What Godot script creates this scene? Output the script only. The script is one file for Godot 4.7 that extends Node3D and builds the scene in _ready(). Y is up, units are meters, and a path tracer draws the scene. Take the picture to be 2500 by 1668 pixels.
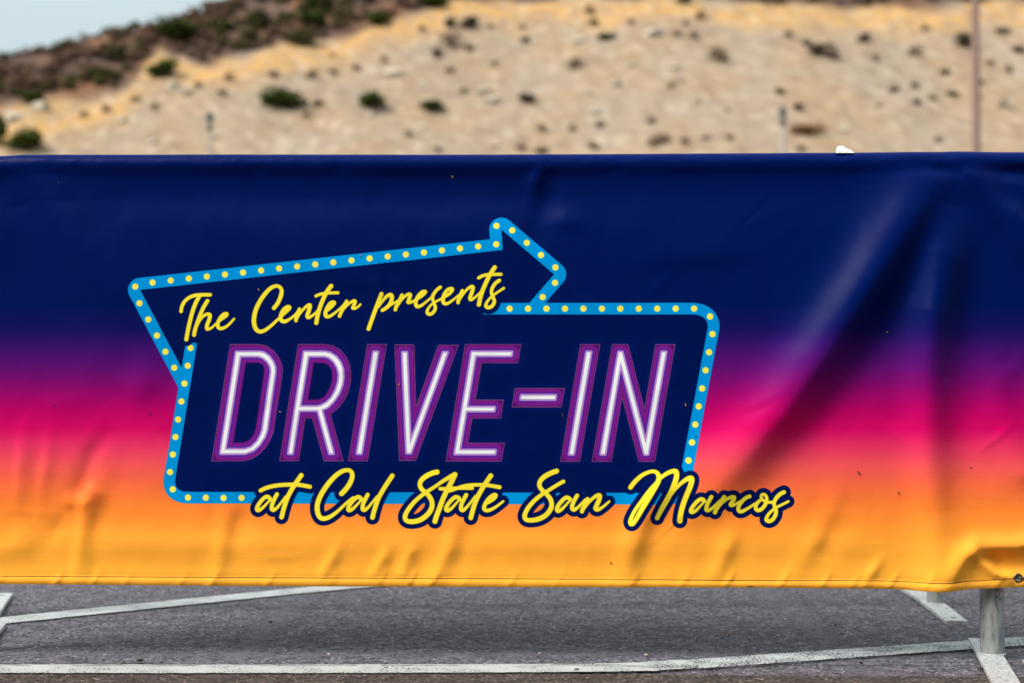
extends Node3D
# A printed vinyl banner hung over a crowd barrier on a parking lot, a bare hillside behind.
# Positions are worked out from photo pixels (2500 x 1668): a pixel gives a direction, and the
# distance comes from the ground, the banner plane or the hillside that it meets.

const EYE := Vector3(0, 0.592, 0)
const FOCAL := 3600.0
const PITCH := 0.02666
var view: Basis
var noise_a := FastNoiseLite.new()
var noise_b := FastNoiseLite.new()
var noise_c := FastNoiseLite.new()
var rng := RandomNumberGenerator.new()
var used := {}
var M := {}


func _ready() -> void:
	# ---------------------------------------------------------------- camera
	view = Basis(Vector3.RIGHT, PITCH)
	var cam := Camera3D.new()
	cam.name = "camera"
	add_child(cam)
	var lens := CameraAttributesPhysical.new()
	lens.frustum_focal_length = 51.8
	lens.frustum_focus_distance = 3.12
	lens.frustum_near = 0.05
	lens.frustum_far = 3000.0
	lens.exposure_aperture = 2.6
	cam.attributes = lens
	cam.fov = 26.08
	cam.far = 3000.0
	cam.transform = Transform3D(view, EYE)
	cam.current = true
	# ---------------------------------------------------------------- sky, exposure
	var env := Environment.new()
	env.background_mode = Environment.BG_SKY
	var sm := ProceduralSkyMaterial.new()
	sm.sky_top_color = lin(Color(1.42, 1.52, 1.62))
	sm.sky_horizon_color = lin(Color(0.49, 0.625, 0.655))
	sm.sky_curve = 1.0
	sm.ground_bottom_color = lin(Color(0.10, 0.095, 0.095))
	sm.ground_horizon_color = lin(Color(0.16, 0.15, 0.14))
	var sky := Sky.new()
	sky.sky_material = sm
	env.sky = sky
	env.tonemap_mode = Environment.TONE_MAPPER_LINEAR
	env.tonemap_exposure = 1.0
	env.sdfgi_enabled = true
	env.ssao_enabled = true
	env.ssil_enabled = true
	var we := WorldEnvironment.new()
	we.name = "world"
	we.environment = env
	add_child(we)
	# ---------------------------------------------------------------- veiled sun, high on the left
	var sun := DirectionalLight3D.new()
	sun.name = "sun"
	sun.light_energy = 1.6
	sun.light_angular_distance = 26.0
	sun.light_color = Color(1.0, 0.97, 0.93)
	sun.shadow_enabled = true
	add_child(sun)
	sun.look_at_from_position(Vector3(-5.2, 6.4, 3.3), Vector3.ZERO)

	rng.seed = 7
	noise_a.seed = 3
	noise_a.frequency = 1.0
	noise_a.fractal_octaves = 4
	noise_b.seed = 11
	noise_b.frequency = 1.0
	noise_b.fractal_octaves = 2
	noise_c.seed = 23
	noise_c.frequency = 1.0
	noise_c.fractal_octaves = 3
	make_materials()
	build_ground()
	build_hill()
	build_lamp_posts()
	build_added_trees()
	build_plants_and_rocks()
	build_barriers()
	build_banner()
	build_small_things()


# ==================================================================== helpers

func ray(px: float, py: float) -> Vector3:
	return view * Vector3((px - 1250.0) / FOCAL, (834.0 - py) / FOCAL, -1.0)


func on_ground(px: float, py: float, y := 0.0) -> Vector3:
	var d := ray(px, py)
	var p := EYE + d * ((y - EYE.y) / d.y)
	return Vector3(p.x, 0, p.z)


func called(kind: String) -> String:
	var n: int = used.get(kind, 0)
	used[kind] = n + 1
	return kind if n == 0 else "%s_%03d" % [kind, n]


func tag(o: Node, label: String, category: String, group := "") -> void:
	o.set_meta("label", label)
	o.set_meta("category", category)
	if group != "":
		o.set_meta("group", group)


func thing(kind: String, at: Vector3, turn := 0.0) -> Node3D:
	var o := Node3D.new()
	o.name = called(kind)
	add_child(o)
	o.position = at
	o.rotation.y = turn
	return o


func put(mesh: Mesh, kind: String, m: Material, parent: Node = null) -> MeshInstance3D:
	var o := MeshInstance3D.new()
	o.mesh = mesh
	o.material_override = m
	if parent == null:
		o.name = called(kind)
		add_child(o)
	else:
		o.name = kind
		parent.add_child(o, true)
	return o


func commit(st: SurfaceTool, normals := true) -> ArrayMesh:
	if normals:
		st.index()
		st.generate_normals()
	return st.commit()


func start() -> SurfaceTool:
	var st := SurfaceTool.new()
	st.begin(Mesh.PRIMITIVE_TRIANGLES)
	return st


func quad(st: SurfaceTool, a: Vector3, b: Vector3, c: Vector3, d: Vector3) -> void:
	for p in [a, b, c, a, c, d]:
		st.set_uv(Vector2(p.x, p.z))
		st.add_vertex(p)


func tube(st: SurfaceTool, pts: Array, r: float, sides := 14, caps := true) -> void:
	# swept round tube through pts, all rings smooth
	var rings := []
	for i in pts.size():
		var a: Vector3 = pts[maxi(i - 1, 0)]
		var b: Vector3 = pts[mini(i + 1, pts.size() - 1)]
		var t := (b - a).normalized()
		var u := t.cross(Vector3(0.31, 0.2, 0.93)).normalized()
		var v := t.cross(u)
		var ring := []
		for k in sides:
			var ang := TAU * k / sides
			ring.append(pts[i] + (u * cos(ang) + v * sin(ang)) * r)
		rings.append(ring)
	st.set_smooth_group(0)
	for i in rings.size() - 1:
		for k in sides:
			var k2 := (k + 1) % sides
			quad(st, rings[i][k], rings[i + 1][k], rings[i + 1][k2], rings[i][k2])
	if caps:
		st.set_smooth_group(-1)
		for e in [0, rings.size() - 1]:
			for k in range(1, sides - 1):
				var o := [rings[e][0], rings[e][k], rings[e][k + 1]]
				if e == 0:
					o.reverse()
				for p in o:
					st.set_uv(Vector2(p.x, p.z))
					st.add_vertex(p)
	st.set_smooth_group(0)


func lin(c: Color) -> Color:
	return c.linear_to_srgb()


func mat(albedo: Color, rough := 0.8, metal := 0.0) -> StandardMaterial3D:
	var m := StandardMaterial3D.new()
	m.albedo_color = lin(albedo)
	m.roughness = rough
	m.metallic = metal
	return m


func noise_image(seed_: int, size: int, freq: float, kind: int, octaves := 4) -> Image:
	var n := FastNoiseLite.new()
	n.seed = seed_
	n.noise_type = kind
	n.frequency = freq
	n.fractal_octaves = octaves
	if kind == FastNoiseLite.TYPE_CELLULAR:
		n.cellular_return_type = FastNoiseLite.RETURN_CELL_VALUE
		n.fractal_type = FastNoiseLite.FRACTAL_NONE
	return n.get_seamless_image(size, size)


# ==================================================================== materials

func make_materials() -> void:
	M.asphalt = asphalt(Color(0.104, 0.099, 0.121), 1, 0.965)
	M.patch = asphalt(Color(0.057, 0.045, 0.042), 2, 0.93)
	# worn road paint: noise decides where the paint has flaked off
	M.paint = paint(0.30, 5)
	M.paint_worn = paint(0.42, 6)
	M.crack_shade = mat(Color(0.022, 0.020, 0.020), 0.9)  # dark colour stands for the shade down in the crack
	# galvanised steel with spangle, scuffs and grime
	M.galvanised = steel(Color(0.32, 0.34, 0.335), 0.5, 41)
	M.plate = steel(Color(0.47, 0.50, 0.50), 0.6, 42)
	M.bolt = mat(Color(0.5, 0.5, 0.52), 0.35, 0.7)
	M.brass = mat(Color(0.20, 0.155, 0.075), 0.35, 0.9)
	M.black_plastic = mat(Color(0.012, 0.012, 0.013), 0.45)
	M.thread = mat(Color(0.03, 0.02, 0.015), 0.9)
	M.white_tape = mat(Color(0.6, 0.64, 0.61), 0.6)
	M.hill = StandardMaterial3D.new()
	M.hill.vertex_color_use_as_albedo = true
	M.hill.roughness = 1.0
	M.hill.metallic_specular = 0.1
	M.leaf = StandardMaterial3D.new()
	M.leaf.vertex_color_use_as_albedo = true
	M.leaf.roughness = 0.85
	M.leaf.metallic_specular = 0.2
	M.leaf.cull_mode = BaseMaterial3D.CULL_DISABLED
	M.twig = mat(Color(0.10, 0.065, 0.045), 0.9)
	M.pole_brown = mat(Color(0.24, 0.145, 0.12), 0.7)
	M.pole_grey = mat(Color(0.42, 0.38, 0.33), 0.6)
	M.lamp_head = mat(Color(0.10, 0.10, 0.095), 0.6)
	M.lamp_glass = mat(Color(0.12, 0.13, 0.13), 0.25)
	M.rock = mat(Color(0.42, 0.37, 0.29), 0.95)
	M.straw = mat(Color(0.36, 0.20, 0.06), 0.8)
	M.dark_bit = mat(Color(0.03, 0.022, 0.018), 0.9)
	M.pebble_dark = mat(Color(0.035, 0.03, 0.03), 0.9)
	M.pebble_pale = mat(Color(0.42, 0.37, 0.30), 0.9)
	M.pebble_rust = mat(Color(0.26, 0.12, 0.05), 0.9)


func asphalt(base: Color, s: int, pale_from: float) -> StandardMaterial3D:
	# aggregate of small stones in bitumen: cells of 3 to 6 mm, some pale, some dark pits
	var size := 1024
	var cells := noise_image(s * 10 + 1, size, 0.27, FastNoiseLite.TYPE_CELLULAR)
	var fine := noise_image(s * 10 + 2, size, 0.25, FastNoiseLite.TYPE_SIMPLEX, 3)
	var broad := noise_image(s * 10 + 3, size, 0.016, FastNoiseLite.TYPE_SIMPLEX, 4)
	var pits := noise_image(s * 10 + 4, size, 0.055, FastNoiseLite.TYPE_SIMPLEX, 3)
	for im in [cells, fine, broad, pits]:
		im.convert(Image.FORMAT_L8)
	var a: PackedByteArray = cells.get_data()
	var b: PackedByteArray = fine.get_data()
	var c: PackedByteArray = broad.get_data()
	var d: PackedByteArray = pits.get_data()
	var outc := PackedByteArray()
	outc.resize(size * size * 3)
	var hgt := PackedByteArray()
	hgt.resize(size * size)
	for i in size * size:
		var cell := a[i] / 255.0
		var f := b[i] / 255.0
		var k := 0.62 + 0.5 * cell + 0.6 * (f - 0.5) + 0.75 * (c[i] / 255.0 - 0.5)
		var h := 0.35 + 0.35 * cell + 0.3 * f
		if cell > pale_from:
			k += 1.5 + (cell - pale_from) * 26.0     # pale stone
		var pit := d[i] / 255.0
		if pit < 0.35:
			k *= 0.22 + 0.78 * clampf((pit - 0.22) / 0.13, 0.0, 1.0)
			h -= 0.4
		var warm := 1.0 + 0.10 * (cell - 0.5)
		var col := Color(base.r * k * warm, base.g * k, base.b * k / warm).linear_to_srgb()
		outc[i * 3] = clampi(int(col.r * 255.0), 0, 255)
		outc[i * 3 + 1] = clampi(int(col.g * 255.0), 0, 255)
		outc[i * 3 + 2] = clampi(int(col.b * 255.0), 0, 255)
		hgt[i] = clampi(int(h * 255.0), 0, 255)
	var m := StandardMaterial3D.new()
	m.albedo_texture = ImageTexture.create_from_image(Image.create_from_data(size, size, false, Image.FORMAT_RGB8, outc))
	m.heightmap_enabled = true
	m.heightmap_texture = ImageTexture.create_from_image(Image.create_from_data(size, size, false, Image.FORMAT_L8, hgt))
	m.heightmap_scale = 0.5
	m.roughness = 0.85
	m.metallic_specular = 0.4
	m.uv1_scale = Vector3(1.0 / 1.31, 1.0 / 1.31, 1)
	return m


func paint(worn: float, s: int) -> StandardMaterial3D:
	var size := 512
	var fine := noise_image(s, size, 0.16, FastNoiseLite.TYPE_SIMPLEX, 4)
	var broad := noise_image(s + 50, size, 0.012, FastNoiseLite.TYPE_SIMPLEX, 3)
	fine.convert(Image.FORMAT_L8)
	broad.convert(Image.FORMAT_L8)
	var a: PackedByteArray = fine.get_data()
	var b: PackedByteArray = broad.get_data()
	var o := PackedByteArray()
	o.resize(size * size * 4)
	for i in size * size:
		var f := a[i] / 255.0
		var g := b[i] / 255.0
		var alpha := 1.0 if f * 0.75 + g * 0.25 > worn else 0.0
		var k := 0.86 + 0.25 * (f - 0.5) + 0.16 * (g - 0.5)
		var col := Color(0.40 * k, 0.435 * k, 0.435 * k).linear_to_srgb()
		o[i * 4] = int(col.r * 255)
		o[i * 4 + 1] = int(col.g * 255)
		o[i * 4 + 2] = int(col.b * 255)
		o[i * 4 + 3] = int(alpha * 255)
	var m := StandardMaterial3D.new()
	m.albedo_texture = ImageTexture.create_from_image(Image.create_from_data(size, size, false, Image.FORMAT_RGBA8, o))
	m.transparency = BaseMaterial3D.TRANSPARENCY_ALPHA_SCISSOR
	m.alpha_scissor_threshold = 0.5
	m.roughness = 0.8
	m.uv1_scale = Vector3(1.0 / 0.63, 1.0 / 0.63, 1)
	return m


func steel(base: Color, rough: float, s: int) -> StandardMaterial3D:
	var size := 512
	var cell := noise_image(s, size, 0.05, FastNoiseLite.TYPE_CELLULAR)
	var streak := noise_image(s + 7, size, 0.018, FastNoiseLite.TYPE_SIMPLEX, 5)
	cell.convert(Image.FORMAT_L8)
	streak.convert(Image.FORMAT_L8)
	var a: PackedByteArray = cell.get_data()
	var b: PackedByteArray = streak.get_data()
	var o := PackedByteArray()
	o.resize(size * size * 3)
	for i in size * size:
		var g := b[i] / 255.0
		var k := 0.92 + 0.16 * (a[i] / 255.0 - 0.5) + 0.5 * (g - 0.5)
		if g < 0.33:
			k *= 1.0 - minf(0.35, (0.33 - g) * 5.0)
		var col := Color(base.r * k, base.g * k, base.b * k).linear_to_srgb()
		o[i * 3] = clampi(int(col.r * 255), 0, 255)
		o[i * 3 + 1] = clampi(int(col.g * 255), 0, 255)
		o[i * 3 + 2] = clampi(int(col.b * 255), 0, 255)
	var m := StandardMaterial3D.new()
	m.albedo_texture = ImageTexture.create_from_image(Image.create_from_data(size, size, false, Image.FORMAT_RGB8, o))
	m.uv1_triplanar = true
	m.uv1_scale = Vector3(7.0, 1.6, 7.0)
	m.roughness = rough
	m.metallic = 0.35
	return m


# ==================================================================== ground

func structure(o: Node) -> void:
	o.set_meta("kind", "structure")


func build_ground() -> void:
	var st := start()
	quad(st, Vector3(-300, 0, -300), Vector3(300, 0, -300), Vector3(300, 0, 300), Vector3(-300, 0, 300))
	structure(put(commit(st), "parking_lot", M.asphalt))
	# the seam between two pours of asphalt follows the near white line
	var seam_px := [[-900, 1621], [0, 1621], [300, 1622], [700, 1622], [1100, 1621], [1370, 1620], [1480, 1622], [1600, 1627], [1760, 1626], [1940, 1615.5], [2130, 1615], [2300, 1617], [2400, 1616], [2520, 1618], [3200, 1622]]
	# newer, redder pour in front of it
	var front_px := [[-900, 1642], [0, 1643], [600, 1643], [1000, 1644], [1300, 1645], [1480, 1646], [1700, 1648], [2000, 1650], [2300, 1652], [2600, 1653], [3200, 1655]]
	var edge := resample(front_px, 0.03, 0.006, 71, 0.003)
	st = start()
	for i in edge.size() - 1:
		var a: Vector3 = edge[i] + Vector3(0, 0.003, 0)
		var b: Vector3 = edge[i + 1] + Vector3(0, 0.003, 0)
		quad(st, a, b, Vector3(b.x, 0.003, 6), Vector3(a.x, 0.003, 6))
	structure(put(commit(st), "asphalt_patch", M.patch))
	# painted lines
	paint_line([[-900, 1633], [0, 1632.5], [600, 1633], [1000, 1632], [1300, 1631], [1480, 1629.5], [1600, 1627.5]], 0.088, M.paint, 0.006)
	paint_line([[1585, 1626], [1720, 1619], [1850, 1610], [2050, 1596], [2250, 1582], [2380, 1573], [2520, 1563], [2900, 1537]], 0.092, M.paint_worn, 0.0063)
	paint_line([[-700, 1586], [0, 1515.5], [200, 1495], [420, 1473], [700, 1445], [850, 1431], [1300, 1392], [1900, 1345]], 0.10, M.paint, 0.004)
	# flat dark strips, painted as the shade inside the open crack
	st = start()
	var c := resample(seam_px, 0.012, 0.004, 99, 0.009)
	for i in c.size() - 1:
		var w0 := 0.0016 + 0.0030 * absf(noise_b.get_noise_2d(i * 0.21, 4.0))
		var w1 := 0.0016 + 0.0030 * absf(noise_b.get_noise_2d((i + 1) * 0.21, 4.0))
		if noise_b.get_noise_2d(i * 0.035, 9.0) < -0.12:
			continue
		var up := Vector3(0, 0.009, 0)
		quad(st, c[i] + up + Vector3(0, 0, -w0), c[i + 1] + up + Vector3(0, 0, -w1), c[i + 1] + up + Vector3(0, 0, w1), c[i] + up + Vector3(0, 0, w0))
	structure(put(commit(st), "crack_shade_strip", M.crack_shade))


func resample(px: Array, step: float, jitter: float, s: float, y := 0.0) -> Array:
	# ground points along a pixel path, evenly spaced, with a ragged sideways jitter
	var pts := []
	for p in px:
		pts.append(on_ground(p[0], p[1], y))
	var out := []
	for i in pts.size() - 1:
		var n := maxi(1, int((pts[i + 1] - pts[i]).length() / step))
		for k in n:
			var p: Vector3 = pts[i].lerp(pts[i + 1], float(k) / n)
			p.z += jitter * noise_a.get_noise_2d(p.x * 9.0 + s, s) + 0.5 * jitter * noise_a.get_noise_2d(p.x * 45.0, s + 3.0)
			out.append(p)
	out.append(pts[-1])
	return out


func paint_line(px: Array, width: float, m: Material, y: float) -> void:
	var pts := resample(px, 0.012, 0.0, 0.0, y)
	var st := start()
	var prev := []
	for i in pts.size():
		var a: Vector3 = pts[maxi(i - 1, 0)]
		var b: Vector3 = pts[mini(i + 1, pts.size() - 1)]
		var t := (b - a).normalized()
		var n := Vector3(-t.z, 0, t.x)
		var p: Vector3 = pts[i]
		p.y = y
		var e0 := width * 0.5 + 0.005 * noise_a.get_noise_2d(i * 0.33, width * 900.0)
		var e1 := width * 0.5 + 0.005 * noise_a.get_noise_2d(i * 0.33, 40.0 + width * 700.0)
		var cur := [p - n * e0, p + n * e1]
		if prev:
			quad(st, prev[0], cur[0], cur[1], prev[1])
		prev = cur
	structure(put(commit(st), "painted_line", m))


# ==================================================================== hillside

func height_at(x: float, z: float) -> float:
	var t := -z
	var rise := 0.58 * (t - 88.0 + 5.0 * noise_a.get_noise_2d(x * 0.012, 5.0))
	var ridge := 42.0 + 0.56 * (x + 36.6)
	ridge = 78.0 - log(1.0 + exp((78.0 - ridge) / 6.0)) * 6.0
	ridge = maxf(ridge, 3.0) + 0.9 * noise_a.get_noise_2d(x * 0.09, 77.0)
	var h := -log(exp(-rise / 2.0) + exp(-ridge / 2.0)) * 2.0
	if h < -30.0 or is_nan(h) or is_inf(h):
		h = minf(rise, ridge)
	h += 0.9 * noise_a.get_noise_2d(x * 0.05, z * 0.05) + 0.35 * noise_c.get_noise_2d(x * 0.22, z * 0.22)
	return maxf(h, -0.6)


func on_hill(px: float, py: float) -> Vector3:
	var d := ray(px, py)
	var s := 75.0
	while s < 260.0:
		var p := EYE + d * s
		if p.y < height_at(p.x, p.z):
			var lo := s - 0.5
			var hi := s
			for k in 10:
				var mid := (lo + hi) * 0.5
				var q := EYE + d * mid
				if q.y < height_at(q.x, q.z):
					hi = mid
				else:
					lo = mid
			var e := EYE + d * hi
			return Vector3(e.x, height_at(e.x, e.z), e.z)
		s += 0.5
	var far := EYE + d * 170.0
	return Vector3(far.x, height_at(far.x, far.z), far.z)


var brush_edge := []   # where bare earth gives way to brush: [bearing, distance]


func brush_depth(x: float, z: float) -> float:
	# metres past the edge of the brush (negative on bare earth)
	var t := -z
	var u := x / t
	var b := brush_edge
	if u <= b[0][0]:
		return t - b[0][1]
	for i in b.size() - 1:
		if u <= b[i + 1][0]:
			var k: float = (u - b[i][0]) / (b[i + 1][0] - b[i][0])
			return t - lerpf(b[i][1], b[i + 1][1], k)
	return t - b[-1][1]


func build_hill() -> void:
	for p in [[-500, 300], [0, 263], [112, 243], [204, 252], [306, 217], [355, 150], [390, 112], [425, 135], [485, 160], [600, 135], [779, 102], [957, 51], [1047, 20], [1110, 0], [1330, 2], [1500, 0], [1750, 0], [1850, 6], [2000, 14], [2300, 14], [2420, 4], [2900, 2]]:
		var q := on_hill(p[0], p[1])
		brush_edge.append([q.x / -q.z, -q.z])
	var step := 0.7
	var nx := int(230.0 / step)
	var nz := int(150.0 / step)
	var v := PackedVector3Array()
	var n := PackedVector3Array()
	var c := PackedColorArray()
	var idx := PackedInt32Array()
	for j in nz + 1:
		for i in nx + 1:
			var x := -115.0 + i * step
			var z := -75.0 - j * step
			var h := height_at(x, z)
			v.append(Vector3(x, h, z))
			var dx := height_at(x + 0.4, z) - height_at(x - 0.4, z)
			var dz := height_at(x, z + 0.4) - height_at(x, z - 0.4)
			n.append(Vector3(-dx, 0.8, -dz).normalized())
			c.append(soil(x, z))
	for j in nz:
		for i in nx:
			var a := j * (nx + 1) + i
			var b := a + 1
			var d := a + nx + 1
			var e := d + 1
			idx.append_array([a, d, b, b, d, e])
	var arr := []
	arr.resize(Mesh.ARRAY_MAX)
	arr[Mesh.ARRAY_VERTEX] = v
	arr[Mesh.ARRAY_NORMAL] = n
	arr[Mesh.ARRAY_COLOR] = c
	arr[Mesh.ARRAY_INDEX] = idx
	var mesh := ArrayMesh.new()
	mesh.add_surface_from_arrays(Mesh.PRIMITIVE_TRIANGLES, arr)
	structure(put(mesh, "hill", M.hill))


func soil(x: float, z: float) -> Color:
	# pale cut earth, ochre topsoil below the brush, brown litter under it, gravel and scree patches
	var pale := Color(0.285, 0.205, 0.134)
	var grey := Color(0.27, 0.22, 0.165)
	var ochre := Color(0.43, 0.255, 0.092)
	var litter := Color(0.085, 0.056, 0.044)
	var rust := Color(0.19, 0.10, 0.058)
	var d := brush_depth(x, z) + 2.2 * noise_a.get_noise_2d(x * 0.11, z * 0.11)
	var n1 := noise_a.get_noise_2d(x * 0.10 + 40.0, z * 0.06)
	var n2 := noise_c.get_noise_2d(x * 0.5, z * 0.35)
	var n3 := noise_b.get_noise_2d(x * 0.8, z * 0.5)
	var col := pale.lerp(grey, clampf(0.45 + 1.3 * n1, 0.0, 1.0))
	var band := clampf(1.0 - absf(d + 4.0 + 4.0 * n1) / 6.0, 0.0, 1.0)
	col = col.lerp(ochre, clampf(band * (0.85 + 0.6 * n2), 0.0, 1.0))
	# scree and clods, mauve-brown
	if n2 < -0.16:
		col = col.lerp(Color(0.20, 0.135, 0.10), clampf((-0.16 - n2) * 2.0, 0.0, 0.5))
	if n3 > 0.30:
		col = col.lerp(Color(0.40, 0.345, 0.265), clampf((n3 - 0.30) * 2.4, 0.0, 0.5))
	var veg := clampf(d / 2.0 + 0.5, 0.0, 1.0)
	var under := litter.lerp(rust, clampf(0.15 + 1.6 * noise_a.get_noise_2d(x * 0.09, z * 0.13 + 60.0), 0.0, 0.75))
	under = under.lerp(Color(0.125, 0.086, 0.08), clampf(1.5 * n1, 0.0, 0.8))
	col = col.lerp(under, veg)
	var k := 1.0 + 0.10 * n3
	return Color(col.r * k, col.g * k, col.b * k)


# ==================================================================== plants, rocks

func leaf_mesh(count: int, base: Color, tip: Color, s: int, size: float, ragged: float) -> ArrayMesh:
	# a bush one unit wide and one unit high: leaf-sized faces through its volume, in a few clumps
	var r := RandomNumberGenerator.new()
	r.seed = s
	var st := start()
	var clumps := []
	for k in 7:
		var ang := r.randf() * TAU
		var rad := 0.30 * sqrt(r.randf())
		clumps.append([Vector3(cos(ang) * rad, 0.22 + 0.40 * r.randf() * (1.0 - rad), sin(ang) * rad), 0.19 + 0.13 * r.randf()])
	for i in count:
		var cl: Array = clumps[i % clumps.size()]
		var dir := Vector3(r.randfn(), r.randfn(), r.randfn()).normalized()
		var p: Vector3 = cl[0] + dir * cl[1] * (0.55 + 0.5 * r.randf()) * (1.0 + ragged * r.randf())
		p.y = maxf(p.y, 0.01)
		var nrm := (dir + Vector3(r.randfn(), r.randfn(), r.randfn()) * 0.5).normalized()
		var u := nrm.cross(Vector3(0.2, 1, 0.3)).normalized()
		var w := nrm.cross(u)
		var sz := size * (0.6 + 0.8 * r.randf())
		var col := base.lerp(tip, r.randf())
		for q in [p - u * sz - w * sz * 0.5, p + u * sz * 0.2 + w * sz, p + u * sz - w * sz * 0.3]:
			st.set_color(col)
			st.set_normal(nrm)
			st.add_vertex(q)
	return st.commit()


func twig_mesh(s: int) -> ArrayMesh:
	var r := RandomNumberGenerator.new()
	r.seed = s
	var st := start()
	for k in 6:
		var ang := TAU * k / 6.0 + r.randf()
		var top := Vector3(cos(ang) * 0.26, 0.35 + 0.2 * r.randf(), sin(ang) * 0.26)
		tube(st, [Vector3(cos(ang) * 0.02, -0.15, sin(ang) * 0.02), top * Vector3(0.4, 0.5, 0.4), top], 0.014, 5)
	return commit(st)


func rock_mesh(s: int) -> ArrayMesh:
	# an angular boulder one unit wide: a rounded box broken up by noise
	var r := RandomNumberGenerator.new()
	r.seed = s
	var sp := SphereMesh.new()
	sp.radius = 0.5
	sp.height = 1.0
	sp.radial_segments = 9
	sp.rings = 5
	var arr := sp.get_mesh_arrays()
	var v: PackedVector3Array = arr[Mesh.ARRAY_VERTEX]
	var off := r.randf() * 50.0
	var st := start()
	st.set_smooth_group(-1)
	var idx: PackedInt32Array = arr[Mesh.ARRAY_INDEX]
	for i in idx:
		var p := v[i]
		var k := 1.0 + 0.5 * noise_b.get_noise_3d(p.x * 1.6 + off, p.y * 1.6, p.z * 1.6)
		p = Vector3(clampf(p.x * 1.25, -0.42, 0.45), clampf(p.y * 1.2, -0.4, 0.4), clampf(p.z * 1.25, -0.42, 0.42)) * k
		st.set_uv(Vector2.ZERO)
		st.add_vertex(p)
	return commit(st)


func on_slope(px: float, py: float) -> Vector3:
	return on_hill(px, py)


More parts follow.
